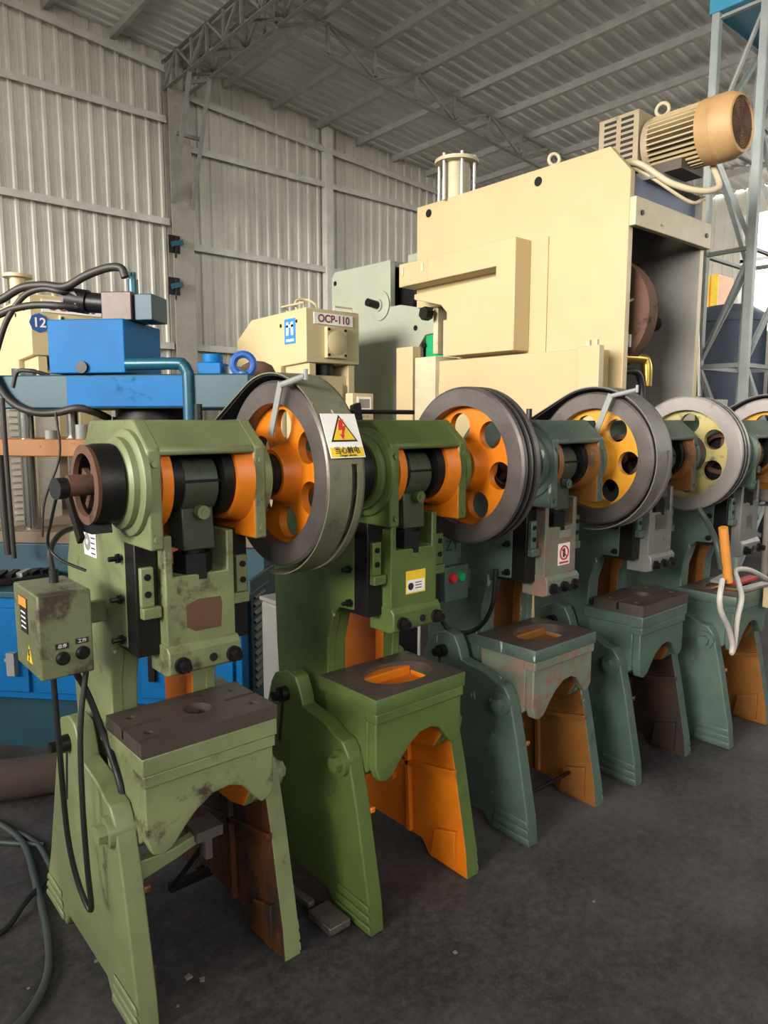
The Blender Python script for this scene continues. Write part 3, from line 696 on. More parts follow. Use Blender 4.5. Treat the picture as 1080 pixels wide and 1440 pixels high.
# prohibition label and name strip on the third ram
st = plate(p3, 'no_hands_label', (.02, .0445, 1.085), (1, 0, 0), (0, 0, 1), .075, .085, M['white'], .0015)
b = MB(); b.torus((.02, .0425, 1.09), (0, 1, 0), .026, .0035, 28, 6); b.bar((.002, .0425, 1.108), (.038, .0425, 1.072), .004, .004, up=(0, 1, 0)); b.build('red_ring', M['red'], st)
flat(st, 'label_symbol', (.02, .043, 1.09), (1, 0, 0), (0, 0, 1), [(-.006, -.018), (.006, -.018), (.008, .0), (.004, .018), (-.004, .018), (-.008, .0)], M['ink'], .0006)
flat(st, 'label_heading', (.02, .043, 1.052), (1, 0, 0), (0, 0, 1), [(-.03, -.004), (.03, -.004), (.03, .004), (-.03, .004)], M['red'], .0006)
plate(p3, 'name_strip', (.02, .0445, 1.165), (1, 0, 0), (0, 0, 1), .075, .028, M['silver'], .0015)
# control box on the third press
boxgreen = press_paint('box_dark_green', '#4c5f56', .4, '#2a302c')
b = MB(); b.box(-.335, -.20, .34, .45, .89, 1.03); b.box(-.33, -.225, .36, .46, 1.03, 1.16); b.box(-.2, -.16, .36, .44, .92, 1.0)
cb3 = b.build('control_box', boxgreen, p3, 0.004)
for x, m in ((-.295, M['red']), (-.25, M['green'])):
    b = MB(); b.lathe([(0, 0), (.02, 0), (.02, .01), (.016, .016), (0, .016)], (x, .34, .985), (0, -1, 0), 24, close=False); b.build('push_button', m, cb3)
b = MB(); b.tube([tuple(on_x(px, py, xx) - Vector((2.312, 1.585, 0))) for px, py, xx in ((617, 838, 2.03), (617, 862, 2.06), (630, 884, 2.10), (652, 890, 2.125), (676, 880, 2.13), (691, 855, 2.13), (696, 825, 2.13), (697, 800, 2.13))], .009, 10); b.build('cable', M['black'], cb3)
text('ZY', .06, M['black'], cb3, (-.278, .3595, 1.11), (1, 0, 0), (0, 0, 1), 'painted_mark')
# fourth and fifth ram plates
flat(p4, 'name_plate', (0, .0455, 1.15), (1, 0, 0), (0, 0, 1), [(-.05, -.035), (.05, -.035), (.05, .035), (-.05, .035)], M['steelworn'], .002)
flat(p5, 'name_plate', (0, .0455, 1.1), (1, 0, 0), (0, 0, 1), [(-.03, -.03), (.03, -.03), (.03, .03), (-.03, .03)], M['steelworn'], .002)

# ------------------------------------------------------------------ blue four-column hydraulic press behind the first punch press
BX, BY = Vector((.669, -.743, 0)), Vector((.743, .669, 0))
bl = empty('hydraulic_press', (.9, 3.6, 0), math.atan2(-.743, .669)); tag(bl, 'blue four-column hydraulic press with orange platen and oil tank on top', 'hydraulic press')
b = MB(); b.box(-.75, 1.03, 0.06, .34, 0.0, .27); b.build('plinth', M['teal'], bl)
b = MB(); b.box(-.75, 1.03, 0, .36, .27, .77); cab = b.build('cabinet', M['blue'], bl, 0.006)
for xa, xb in ((-.70, -.02), (.02, .50), (.54, .99)):
    b = MB(); b.box(xa, xb, -.018, 0, .31, .72); d = b.build('cabinet_door', M['blue'], cab, 0.004)
    b = MB(); b.box(xa + .05, xa + .08, -.04, -.018, .40, .52); b.build('door_handle', M['iron'], d)
b = MB(); b.box(-.11, -.07, -.05, -.018, .40, .51); b.box(-.115, -.065, -.055, -.04, .47, .485); b.build('latch', M['steel'], cab)
b = MB(); b.box(-.77, 1.05, -.02, .38, .77, .80); b.build('bench_top', M['teal'], bl, 0.004)
b = MB(); b.box(-.45, 1.03, .38, 1.05, 0, .96); bed = b.build('press_bed', M['teal'], bl, 0.006)
b = MB(); b.box(-.45, 1.0, .39, 1.04, .96, 1.02); b.build('bed_plate', M['wood'], bl, 0.004)
# louvred side cover on the right end
b = MB(); b.box(1.03, 1.045, .10, .50, .25, .86); sc = b.build('side_cover', M['teal'], bl, 0.004)
for i in range(12):
    b = MB(); b.prism([(1.045, .32 + i * .04), (1.058, .325 + i * .04), (1.045, .34 + i * .04)], 'y', .14, .30); b.build('vent_slat', M['teal'], sc)
for x in (-.29, .85):
    for y_ in (.5, .95):
        b = MB(); b.cyl((x, y_, 1.0), (x, y_, 1.68), .045, 24); b.build('column', M['chrome'], bl)
        b = MB(); b.cyl((x, y_, 1.81), (x, y_, 1.87), .06, 6); b.build('column_nut', M['steel'], bl)
b = MB(); b.box(-.42, .98, .40, 1.05, 1.415, 1.505); b.build('moving_platen', M['orange'], bl, 0.006)
for x in (-.12, .05, .15):
    b = MB(); b.cyl((x, .44, 1.505), (x, .44, 1.58 if x > 0 else 1.55), .03, 16); b.build('guide_sleeve', M['steel'] if x < .1 else M['yellow'], bl)
b = MB(); b.box(-.36, .97, .38, 1.07, 1.66, 1.83); b.build('crosshead', M['teal'], bl, 0.008)
b = MB(); b.box(.02, .68, .372, .38, 1.67, 1.82); b.build('crosshead_face', M['blue'], bl, 0.003)
b = MB(); b.cyl((.35, .66, 1.50), (.35, .66, 1.66), .2, 40); b.cyl((.35, .66, 1.59), (.35, .66, 1.62), .215, 40); b.build('main_cylinder', M['iron'], bl)
b = MB(); b.box(-.06, .345, .36, .78, 1.835, 2.10); tk = b.build('oil_tank', M['blue'], bl, 0.006)
b = MB(); b.cyl((.12, .36, 1.865), (.12, .345, 1.865), .03, 16); b.build('drain_plug', M['iron'], tk)
b = MB(); b.tube([(.345, .38, 1.88), (.60, .38, 1.88), (.635, .38, 1.872), (.655, .38, 1.84), (.66, .38, 1.80), (.66, .38, 1.52)], .03, 16, n=4); b.build('oil_pipe', M['pipe'], bl)
b = MB(); b.box(.70, .82, .40, .52, 1.83, 1.885); b.cyl((.76, .46, 1.885), (.76, .46, 1.93), .05, 20); b.build('limit_housing', M['blue'], bl, 0.004)
b = MB(); b.torus((.93, .42, 1.875), (.2, -1, 0), .05, .018, 28, 10); b.cyl((.93, .42, 1.83), (.93, .42, 1.84), .03, 12); b.build('lifting_eye', M['badge'], bl)
# valve block and pump on the tank
b = MB(); b.box(.20, .36, .42, .62, 2.10, 2.24); b.build('valve_block', M['bolster'], bl, 0.005)
b = MB(); b.box(.365, .46, .44, .62, 2.10, 2.23); b.build('valve_body', M['teal'], bl, 0.005)
b = MB(); b.cyl((.10, .48, 2.20), (-.0, .47, 2.215), .06, 20); b.cyl((.20, .48, 2.19), (.10, .48, 2.2), .05, 20); b.cyl((.03, .42, 2.21), (.03, .53, 2.21), .045, 16); b.build('pump', M['iron'], bl)
b = MB(); b.cyl((.335, .5, 2.23), (.335, .5, 2.31), .026, 14); b.cyl((.335, .5, 2.31), (.335, .5, 2.345), .018, 12); b.build('fitting', M['pipe'], bl)
def bh(pts, r, y_=.4, m='hose', name='hydraulic_hose'):
    P = []
    for q in pts:
        d = ray(q[0], q[1]); yy = q[2] if len(q) > 2 else y_
        o = Vector((.9, 3.6, 0)) + BY * yy; t = (o - Vector((0, 0, EYE))).dot(BY) / d.dot(BY); w = Vector((0, 0, EYE)) + d * t - Vector((.9, 3.6, 0))
        P.append((w.dot(BX), w.dot(BY), w.z))
    b = MB(); b.tube(P, r, 12); return b.build(name, M[m], bl)
bh([(-30, 430), (0, 422), (30, 405), (62, 401), (92, 403), (120, 388), (150, 377), (170, 377), (176, 390)], .02)
bh([(-30, 455), (0, 442), (20, 434), (50, 429), (85, 430), (118, 432, .46)], .018)
bh([(-12, 560), (-10, 520), (0, 478), (12, 446), (34, 416), (60, 406), (85, 410), (102, 411, .46)], .015)
bh([(-20, 500), (0, 545), (20, 568), (50, 580), (80, 580), (110, 574), (134, 580, .42), (152, 588, .55)], .02, .36)
bh([(0, 640), (6, 720), (12, 780)], .018, .25); bh([(3, 560), (10, 660), (20, 785)], .012, .2)
bh([(18, 545), (25, 523), (45, 522), (70, 528, .42)], .010, .38)
bh([(78, 580), (84, 640), (64, 700), (60, 735), (60, 755)], .006, .3)

# small parts tray on the blue bench
tr = empty('parts_tray', Vector((.9, 3.6, .803)) + BX * (-.22) + BY * .12); tag(tr, 'black tray of dark metal offcuts on the blue bench', 'tray')
b = MB(); b.box(-.12, .25, -.05, .16, 0, .03); b.build('tray', M['black'], tr, 0.004)
for i in range(6):
    b = MB(); x = -.08 + .05 * i; b.bar((x, -.02, .035 + .004 * (i % 2)), (x + .06, .1 - .02 * i, .045), .03, .02); b.build('offcut', M['iron'] if i % 3 else M['silver'], tr)

# ------------------------------------------------------------------ open-throat presses with front signs
def gap_press(loc, label, w, d, H, paint, sign, badge=False, body=M['ocp']):
    P = empty('gap_press', loc); tag(P, label, 'press')
    zb = H - .53
    b = MB(); b.prism([(0, zb), (0, H), (d * .76, H - .02), (d, H - .22), (d, .0), (d * .35, 0), (d * .35, zb - .02)], 'x', 0, w, 0); b.build('frame', paint, P, 0.01)
    b = MB(); b.box(0.02, w - .02, -.25, d * .4, 0, .82); b.build('bed', paint, P, 0.01)
    b = MB(); b.box(.0, w, -.30, d * .36, .82, .9); b.build('bolster', M['steelworn'], P, 0.005)
    b = MB(); b.box(.12, w - .12, .06, d * .32, 1.30, zb - .12); b.box(.2, w - .2, .02, .06, 1.32, zb - .2); b.build('slide', paint, P, 0.008)
    b = MB(); b.cyl((w / 2, .18, zb - .15), (w / 2, .18, zb + .02), .11, 28); b.build('slide_screw', M['iron'], P)
    for x in (.05, w - .13):
        b = MB(); b.box(x, x + .08, .02, d * .33, 1.1, zb - .005); g = b.build('gib', body, P, 0.004)
        for k in range(4):
            b = MB(); b.cyl((x + .04, .012, 1.2 + .2 * k), (x + .04, .02, 1.2 + .2 * k), .014, 12); b.build('gib_bolt', M['iron'], g)
    # crank cover plate
    b = MB(); b.box(w * .33, w * .70, -.05, 0, zb + .05, H - .17); cv = b.build('crank_cover', body, P, 0.006)
    b = MB(); b.lathe([(0, 0), (.115, 0), (.12, .006), (.11, .012), (0, .014)], (w * .515, -.05, (zb + H) / 2 - .06), (0, -1, 0), 36, close=False); b.build('cover_disc', body, cv)
    for x in (w * .36, w * .67):
        for z in (zb + .08, H - .2):
            b = MB(); b.cyl((x, -.05, z), (x, -.062, z), .014, 10); b.build('cover_bolt', M['iron'], cv)
    b = MB(); b.box(w * .14, w * .86, -.012, 0, H - .15, H - .04); sg = b.build('sign', M['white'], P); sg['label'] = 'white model sign with dark lettering'
    text(sign, .105, M['badge2'], sg, (w * .5, -.0135, H - .097), (1, 0, 0), (0, 0, 1), wide=w * .98 / .67, bold=.003)
    # pipes and lubrication lines on the top
    b = MB(); b.tube([(.05, .1, H), (.05, .1, H + .06), (.05, .5, H + .06), (.15, .55, H + .05), (.15, .55, H)], .012, 8, smooth=False); b.build('top_pipe', body, P)
    b = MB(); b.tube([(.4, .06, H), (.4, .06, H + .05), (w - .05, .06, H + .05), (w - .05, .06, H)], .01, 8, smooth=False); b.build('top_pipe', body, P)
    b = MB(); b.tube([(.1, .3, H), (.1, .32, H + .1), (.2, .3, H + .13), (.25, .2, H + .08), (.3, .2, H)], .012, 8); b.build('top_pipe', body, P)
    b = MB(); b.cyl((.02, .45, H - .14), (-.004, .45, H - .14), .02, 12); b.build('lifting_hole', M['iron'], P)
    b = MB(); b.cyl((.02, .16, H - .12), (-.004, .16, H - .12), .016, 12); b.build('lifting_hole', M['iron'], P)
    return P
M['badge2'] = mat('sign_ink', '#7d3d45', .6, bump=0)
g1 = gap_press((4.16, 6.0, 0), 'cream gap press with white front sign reading OCP-110 and blue side sticker', .675, 1.36, 2.71, M['ocp'], 'OCP-110')
st = plate(g1, 'blue_sticker', (-.001, .28, 2.50), (0, -1, 0), (0, 0, 1), .20, .25, M['bluelabel'], .002)
b = MB()
for (u0, u1, v0, v1) in ((-.065, -.025, -.06, .07), (.02, .06, -.06, .07), (-.065, .06, .02, .045)): b.box(-.005, -.003, .28 - u1, .28 - u0, 2.52 + v0, 2.52 + v1)
b.build('sticker_mark', M['white'], st)
flat(st, 'sticker_line', (-.003, .28, 2.41), (0, -1, 0), (0, 0, 1), [(-.07, -.012), (.07, -.012), (.07, .012), (-.07, .012)], M['white'], .0008)
g2 = gap_press((1.88, 6.95, 0), 'cream gap press with a round blue badge numbered 12', .72, 1.36, 2.71, M['ocp'], 'OCP-110')
flat(g2, 'number_badge', (.075, -.002, 2.46), (1, 0, 0), (0, 0, 1), disc(.085, 8), M['badge'], .004)
text('12', .115, M['white'], g2, (.075, -.007, 2.46), (1, 0, 0), (0, 0, 1), 'number', bold=.002)
b = MB(); b.cyl((.1, .7, 2.71), (.1, .7, 2.95), .07, 20); b.cyl((.1, .7, 2.95), (.1, .7, 2.98), .13, 20); b.build('air_tank', M['ocp'], g2)

# pale louvred cabinet beside the numbered press
lc = empty('electrical_cabinet', (1.45, 6.3, 0)); tag(lc, 'pale grey cabinet with two columns of louvres behind the blue press', 'cabinet')
b = MB(); b.box(-.3, .42, 0, .4, 0, 1.95); b.build('cabinet_body', M['louver'], lc, 0.006)
for xa in (-.25, .02):
    b = MB(); b.box(xa, xa + .22, -.012, 0, .75, 1.85); d = b.build('cabinet_door', M['louver'], lc, 0.003)
    for i in range(19):
        b = MB(); b.prism([(-.012, .80 + i * .052), (-.036, .80 + i * .052), (-.012, .832 + i * .052)], 'x', xa + .03, xa + .19); b.build('louvre', M['louver'], d)

# ------------------------------------------------------------------ big grey green press facing the camera side
gp = empty('straight_side_press', (5.6, 5.2, 0)); tag(gp, 'large grey green press with a bright green slide and round side boss', 'press')
b = MB(); b.prism([(.15, 2.55), (.15, 2.72), (.95, 2.88), (1.18, 2.88), (1.18, 3.36), (.8, 3.5), (1.25, 3.41), (2.27, 3.43), (2.30, 3.35), (2.30, 0), (.75, 0), (.75, 2.40), (.55, 2.52)], 'x', 0, 1.1)
b.bm.free(); b = MB()
b.prism([(.15, 2.56), (.15, 2.72), (1.0, 2.90), (1.18, 2.90), (1.18, 3.42), (2.24, 3.44), (2.30, 3.36), (2.30, 0), (.70, 0), (.70, 2.42), (.6, 2.53)], 'x', 0, .08)
b.build('side_plate', M['greygreen'], gp, 0.008)
b = MB(); b.prism([(.15, 2.56), (.15, 2.72), (1.0, 2.90), (1.18, 2.90), (1.18, 3.42), (2.24, 3.44), (2.30, 3.36), (2.30, 0), (.70, 0), (.70, 2.42), (.6, 2.53)], 'x', 1.02, 1.1); b.build('side_plate', M['greygreen'], gp, 0.008)
b = MB(); b.box(.08, 1.02, 1.2, 2.28, 3.36, 3.42); b.build('top_plate', M['greygreen'], gp)
b = MB(); b.box(.08, 1.02, .16, .22, 2.3, 2.9); b.build('front_plate', M['greygreen'], gp)
b = MB(); b.box(.08, 1.02, 2.2, 2.27, 0, 3.4); b.build('rear_plate', M['greygreen'], gp)
b = MB(); b.box(.03, 1.04, .20, .62, 1.75, 2.54); b.build('slide', M['green'], gp, 0.01)
b = MB(); b.box(.02, 1.08, -.1, .70, .0, .95); b.build('bed', M['greygreen'], gp, 0.01)
b = MB(); b.lathe([(0, 0), (.17, 0), (.17, .02), (.13, .03), (.07, .03), (.07, .05), (0, .05)], (0, 1.35, 2.93), (-1, 0, 0), 32, close=False); bs = b.build('shaft_boss', M['greygreen'], gp)
b = MB(); b.cyl((-.05, 1.35, 2.93), (-.2, 1.35, 2.95), .045, 18); b.build('shaft_end', M['iron'], bs)
for y_, z in ((2.22, 3.30), (.62, 2.42), (.75, 2.62)):
    b = MB(); b.cyl((0, y_, z), (-.006, y_, z), .03, 14); b.build('lifting_hole', M['iron'], gp)
b = MB(); b.cyl((.2, 1.30, 3.05), (.9, 1.30, 3.05), .32, 32); b.build('drive_wheel', M['iron'], gp)
b = MB(); b.box(.25, .7, .9, 1.15, 3.42, 3.5); b.build('top_cover', M['greygreen'], gp)

# ------------------------------------------------------------------ big cream press with the motor on top
cp = empty('mechanical_press', (4.64, 2.8, 0)); tag(cp, 'huge cream C-frame press with a finned motor on its top rear', 'press')
side = [(0, 0), (0, 3.30), (.167, 3.495), (2.12, 3.50), (2.12, 2.62), (1.74, 2.60), (1.72, 2.2), (1.72, .95), (2.2, .9), (2.2, 0)]
for xa in (0, 1.05):
    b = MB(); b.prism(side, 'x', xa, xa + .06, 0, 0 if xa == 0 else 1, 1 if xa == 0 else 0); b.build('side_plate', [M['cream'], M['dullgrey']], cp, 0.006)
b = MB(); b.box(.06, 1.05, .30, 2.1, 3.42, 3.47); b.build('top_plate', M['creamgrey'], cp)
b = MB(); b.box(.06, 1.05, 1.9, 1.96, 2.2, 3.45); b.build('front_plate', M['creamgrey'], cp)
b = MB(); b.box(.06, 1.05, 1.0, 1.05, .2, 3.42); b.build('inner_wall', M['dullgrey'], cp)
b = MB(); b.box(.0, 1.11, -.05, -.001, 2.93, 3.12); rb = b.build('rear_crossbar', M['creamgrey'], cp, 0.005)
for x in (.08, 1.03):
    b = MB(); b.cyl((x, -.05, 3.02), (x, -.06, 3.02), .018, 12); b.build('crossbar_bolt', M['iron'], rb)
b = MB(); b.box(.06, 1.05, .06, .10, 3.12, 3.30); b.build('rear_panel', M['tank'], cp)
for y_, z in ((1.968, 3.42), (.778, 3.405)):
    b = MB(); b.cyl((0, y_, z), (-.004, y_, z), .035, 20); b.build('lifting_hole', M['iron'], cp)
# side belt guard: a flag shaped sheet box
b = MB()
b.prism([(2.15, 2.985), (.83, 2.985), (.83, 2.14), (1.55, 2.14), (1.55, 2.50), (1.62, 2.57), (1.95, 2.655), (1.95, 2.70), (1.02, 2.72), (1.02, 2.795), (2.15, 2.785)], 'x', -.19, -.001)
sg = b.build('side_guard', M['cream'], cp, 0.006)
b = MB(); b.box(-.193, -.19, 1.78, 2.14, 2.80, 2.97); b.build('guard_door', M['cream'], sg, 0.001)
for y_ in (1.83, 2.08):
    b = MB(); b.box(-.2, -.19, y_, y_ + .03, 2.88, 2.95); b.build('hinge', M['creamgrey'], sg)
b = MB(); b.box(-.012, 0, .66, .70, 2.12, 2.98); b.build('mounting_strip', M['cream'], cp)
for z in (2.35, 2.05):
    b = MB(); b.cyl((-.0, 1.64, z), (-.03, 1.64, z), .05, 20); b.cyl((-.03, 1.64, z), (-.05, 1.64, z), .022, 12); b.build('side_boss', M['creamgrey'], cp)
b = MB(); b.cyl((0, 1.95, 2.55), (-.08, 1.95, 2.55), .06, 6); b.build('tie_bolt', M['iron'], cp)
b = MB(); b.box(-.24, -.001, .11, 1.70, 1.20, 2.10); lg = b.build('lower_guard', M['cream'], cp, 0.006)
b = MB(); b.box(-.245, -.001, 1.08, 1.74, 1.78, 1.92); b.build('guard_ledge', M['cream'], cp, 0.005)
b = MB(); b.box(-.30, -.24, .0, .17, 1.25, 2.11); eb = b.build('switch_cabinet', M['cream'], cp, 0.005)
b = MB(); b.box(-.28, -.26, .03, .06, 2.11, 2.15); b.box(-.28, -.26, .09, .12, 2.11, 2.15); b.build('cabinet_lugs', M['creamgrey'], eb)
b = MB(); b.box(-.30, -.2, 1.85, 2.06, .9, 2.24); ps = b.build('front_post', M['cream'], cp, 0.005)
b = MB(); b.box(-.29, -.02, 1.58, 1.83, .9, 2.14); b.build('front_column', M['creamgrey'], cp, 0.005)
b = MB(); b.box(.1, 1.0, 1.73, 1.88, 1.3, 2.5); b.build('slide', M['creamgrey'], cp, 0.01)
b = MB(); b.box(0, 1.11, 1.1, 2.3, 0, .9); b.build('bed', M['cream'], cp, 0.01)
# air cylinder and eyebolt on the top
b = MB(); b.cyl((.12, 1.75, 3.48), (.12, 1.75, 3.80), .115, 28); ac = b.build('air_cylinder', M['creamgrey'], cp)
b = MB(); b.cyl((.12, 1.75, 3.80), (.12, 1.75, 3.83), .19, 32); b.build('flange', M['creamgrey'], ac)
for q in range(6):
    a = 2 * math.pi * q / 6; b = MB(); b.cyl((.12 + .155 * math.cos(a), 1.75 + .155 * math.sin(a), 3.48), (.12 + .155 * math.cos(a), 1.75 + .155 * math.sin(a), 3.86), .016, 10); b.build('tie_rod', M['silver'], ac)
b = MB(); b.torus((.03, .66, 3.54), (.6, .8, 0), .04, .013, 20, 8); b.build('eyebolt', M['creamgrey'], cp)
# rear gear wheel, pipes, valve
b = MB(); b.lathe([(.0, 0), (.42, 0), (.42, .12), (.36, .12), (.34, .06), (.1, .06), (.1, .16), (0, .16)], (.2, .35, 2.38), (1, 0, 0), 48, close=False); b.build('gear_wheel', M['rust'], cp)
b = MB(); b.cyl((.08, .3, 2.38), (.95, .3, 2.38), .06, 20); b.build('gear_shaft', M['iron'], cp)
b = MB(); b.tube([(.1, .12, 2.06), (.42, .1, 2.06), (.46, .09, 2.04), (.47, .08, 1.98), (.47, .08, 1.86)], .04, 14, n=4); b.build('outlet_pipe', M['brass'], cp)
b = MB(); b.box(.08, .28, .08, .2, 2.12, 2.24); vb = b.build('valve_block', M['rust'], cp)
b = MB(); b.box(.18, .27, .06, .08, 2.13, 2.22); b.build('valve_plate', M['white'], vb)
b = MB(); b.tube([(.1, .1, 1.95), (.3, .06, 1.95), (.36, .05, 1.8), (.3, .05, 1.65), (.15, .08, 1.6)], .025, 12); b.build('air_hose', M['black'], cp)
b = MB(); b.tube([(.1, .2, 2.5), (.15, .08, 2.45), (.3, .06, 2.5), (.36, .1, 2.42)], .012, 8); b.build('copper_line', M['silver'], cp)
# motor on top, axis along the press depth
mz = 3.60
MX = .56
b = MB(); b.box(.28, .92, -.02, .55, 3.30, 3.36); b.build('motor_base', M['dullgrey'], cp)
mo = empty('motor', (0, 0, 0), 0, cp)
b = MB(); b.cyl((MX, .12, mz), (MX, -.26, mz), .165, 40); b.build('motor_body', M['motordark'], mo)
for q in range(36):
    a = 2 * math.pi * q / 36
    d = Vector((math.cos(a), 0, math.sin(a))); b = MB(); b.bar(Vector((MX, .11, mz)) + d * .185, Vector((MX, -.25, mz)) + d * .185, .05, .009, up=d.cross(Vector((0, 1, 0)))); b.build('cooling_fin', M['fin'], mo)
b = MB(); b.lathe([(.0, -.24), (.20, -.24), (.215, -.25), (.219, -.33), (.215, -.334), (.215, -.342), (.219, -.346), (.214, -.43), (.185, -.485), (.17, -.49), (.165, -.465), (0, -.465)], (MX, 0, mz), (0, 1, 0), 44, close=False); b.build('fan_cowl', M['motor'], mo)
b = MB()
for q in range(9):
    b.torus((MX, -.477, mz), (0, 1, 0), .02 + q * .017, .004, 28, 6)
b.bar((MX - .165, -.477, mz), (MX + .165, -.477, mz), .008, .008); b.bar((MX, -.477, mz - .165), (MX, -.477, mz + .165), .008, .008)
b.build('fan_grille', M['rust'], mo)
b = MB(); b.cyl((MX, .15, mz), (MX, .10, mz), .205, 40); b.build('end_bell', M['motorgrey'], mo)
b = MB(); b.torus((MX, .1, mz + .26), (1, .3, 0), .045, .013, 22, 8); b.cyl((MX, .1, mz + .18), (MX, .1, mz + .22), .02, 10); b.build('eyebolt', M['creamgrey'], mo)
b = MB(); b.box(MX - .16, MX + .16, -.15, .08, mz - .24, mz - .17); b.build('motor_feet', M['motordark'], mo)
# slotted coupling guard behind the motor
b = MB(); b.box(MX - .2, MX + .2, .17, .50, 3.42, 3.84); cg = b.build('coupling_guard', M['motorgrey'], cp, 0.006)
for i in range(9):
    for (ya, yb) in ((.21, .31), (.35, .45)):
        b = MB(); b.box(MX - .204, MX - .2, ya, yb, 3.47 + i * .04, 3.49 + i * .04); b.build('guard_slot', M['black'], cg)
b = MB(); b.tube([(.30, .3, 3.45), (.25, .1, 3.42), (.35, -.1, 3.26), (.5, -.25, 3.2), (.62, -.32, 3.24), (.66, -.25, 3.4)], .022, 12); b.build('cable_conduit', M['creamgrey'], cp)
b = MB(); b.tube([(.28, .2, 3.44), (.3, .0, 3.30), (.5, -.18, 3.14), (.66, -.2, 3.2)], .012, 8); b.build('motor_cable', M['creamgrey'], cp)

# ------------------------------------------------------------------ lattice tower, tanks and clutter on the right
tw = empty('lattice_tower', (7.2, 3.5, 0)); tag(tw, 'tall grey steel lattice tower with a sky blue cap beside the cream press', 'tower')
TP = [(0, 0), (1.0, 0), (0, -.45), (1.0, -.45)]
TH = 5.42
for x, y_ in TP:
    b = MB(); b.angle((x, y_, 0), (x, y_, TH), .065, .012, up=(1, 0, 0)); b.build('post', M['towergrey'], tw)
for k in range(5):
    z0, z1 = k * TH / 5, (k + 1) * TH / 5
    for (i, j) in ((0, 1), (2, 3), (0, 2), (1, 3)):
        A, B = TP[i], TP[j]
        b = MB(); b.angle((A[0], A[1], z1 - .03), (B[0], B[1], z1 - .03), .042, .008); b.build('horizontal', M['towergrey'], tw)
        if k % 2: A, B = B, A
        b = MB(); b.angle((A[0], A[1], z0), (B[0], B[1], z1 - .03), .042, .008); b.build('diagonal', M['towergrey'], tw)
b = MB(); b.box(-.05, 1.15, -.55, .06, TH, TH + .35); b.build('cap', M['skyblue'], tw, 0.01)
b = MB(); b.cyl((.62, -.52, 0), (.50, -.54, 5.4), .035, 14); b.build('service_pipe', M['column'], tw)
b = MB(); b.cyl((.78, -.52, .8), (.70, -.54, 5.4), .025, 14); b.build('service_pipe', M['silver'], tw)
tp = empty('steel_prop', (5.95, 3.0, 0)); tag(tp, 'thin pale leaning steel pipe between the cream press and the lattice tower', 'pipe')
b = MB(); b.cyl((.30, -.1, 0), (.52, .3, 4.1), .022, 14); b.build('pipe_tube', M['silver'], tp)
b = MB(); b.box(.24, .42, -.18, .0, 1.62, 1.78); b.build('pipe_clamp', M['silver'], tp)
for i, (x, y_, r, h, lab) in enumerate(((9.7, 4.35, .46, 2.95, 'slate blue round tank behind the lattice tower'), (10.4, 3.55, .5, 2.95, 'slate blue round tank with straps at the right of the lattice tower'))):
    t = empty('storage_tank', (x, y_, 0)); tag(t, lab, 'tank', 'slate blue tanks by the tower')
    b = MB(); b.cyl((0, 0, .1), (0, 0, h), r, 40); b.cyl((0, 0, h), (0, 0, h + .12), r, 40, r2=r * .6); b.build('shell', M['tank'], t)
    for z in (.5, 1.7, h - .1):
        b = MB(); b.lathe([(r, z), (r + .02, z), (r + .02, z + .06), (r, z + .06)], (0, 0, 0), (0, 0, 1), 40); b.build('hoop', M['tank'], t)
    b = MB(); b.cyl((0, 0, 0), (0, 0, .1), r * .9, 32); b.build('plinth', M['iron'], t)
yb = empty('yellow_panel_box', (11.2, 5.2, 0)); tag(yb, 'yellow slatted crate on a stand beyond the lattice tower', 'crate')
b = MB(); b.box(0, .5, 0, .5, 0, 3.2); b.build('stand', M['steel'], yb)
for i in range(4):
    b = MB(); b.box(-.02, .0, .0 + i * .13, .1 + i * .13, 3.2, 3.8); b.build('slat', M['yellow'], yb)
b = MB(); b.box(0, .5, 0, .5, 3.2, 3.8); b.build('crate_body', M['handle'], yb)

# ------------------------------------------------------------------ small things
# orange handled cable loop hanging in front of the last press
lp = empty('cable_loop', on_y(1020, 800, 1.38)); tag(lp, 'pale cable loop with an orange tube handle hanging before the end press', 'cable')
o_ = on_y(1020, 800, 1.38)
def yl(px, py, Y): return tuple(on_y(px, py, Y) - o_)
b = MB(); b.cyl(yl(1017, 742, 1.38), yl(1024, 818, 1.38), .020, 16); b.build('handle_tube', M['handle'], lp)
b = MB(); b.tube([yl(982, 715, 1.55), yl(995, 735, 1.5), yl(1008, 765, 1.42), yl(1014, 800, 1.40)], .013, 10); b.build('feed_cable', M['cable'], lp)
b = MB(); b.tube([yl(1016, 815, 1.38), yl(1012, 840, 1.36), yl(1014, 860, 1.36), yl(1024, 882, 1.36), yl(1030, 905, 1.36), yl(1029, 918, 1.36), yl(1033, 905, 1.36), yl(1037, 870, 1.36), yl(1043, 840, 1.36), yl(1037, 815, 1.37), yl(1034, 802, 1.38), yl(1055, 802, 1.38), yl(1085, 818, 1.40)], .012, 10)
b.build('loop_cable', M['white_cable'], lp)
# foil strips and cream terminal box lying on the end press table
sb = empty('terminal_box', (3.80, 1.44, .76)); tag(sb, 'small cream terminal box hung on the end press table front', 'box')
b = MB(); b.box(-.02, .1, -.06, .0, -.10, .0); b.build('box_body', M['ocp'], sb, 0.004)
b = MB(); b.cyl((.04, -.06, -.05), (.04, -.068, -.05), .012, 12); b.build('box_screw', M['brass'], sb)
for i, (x, y_, m) in enumerate(((3.66, 1.50, 'silver'), (3.72, 1.56, 'red'), (3.64, 1.62, 'silver'))):
    b = MB(); b.bar((x, y_, .757 + .012 * i), (x + .24, y_ - .03 + .03 * i, .76 + .012 * i), .05, .012)
    tag(b.build('metal_strip', M[m]), ('silver strip lying at the front of the end press table', 'red strip lying across the end press table', 'silver strip at the back of the end press table')[i], 'strip', 'strips on the end press table')
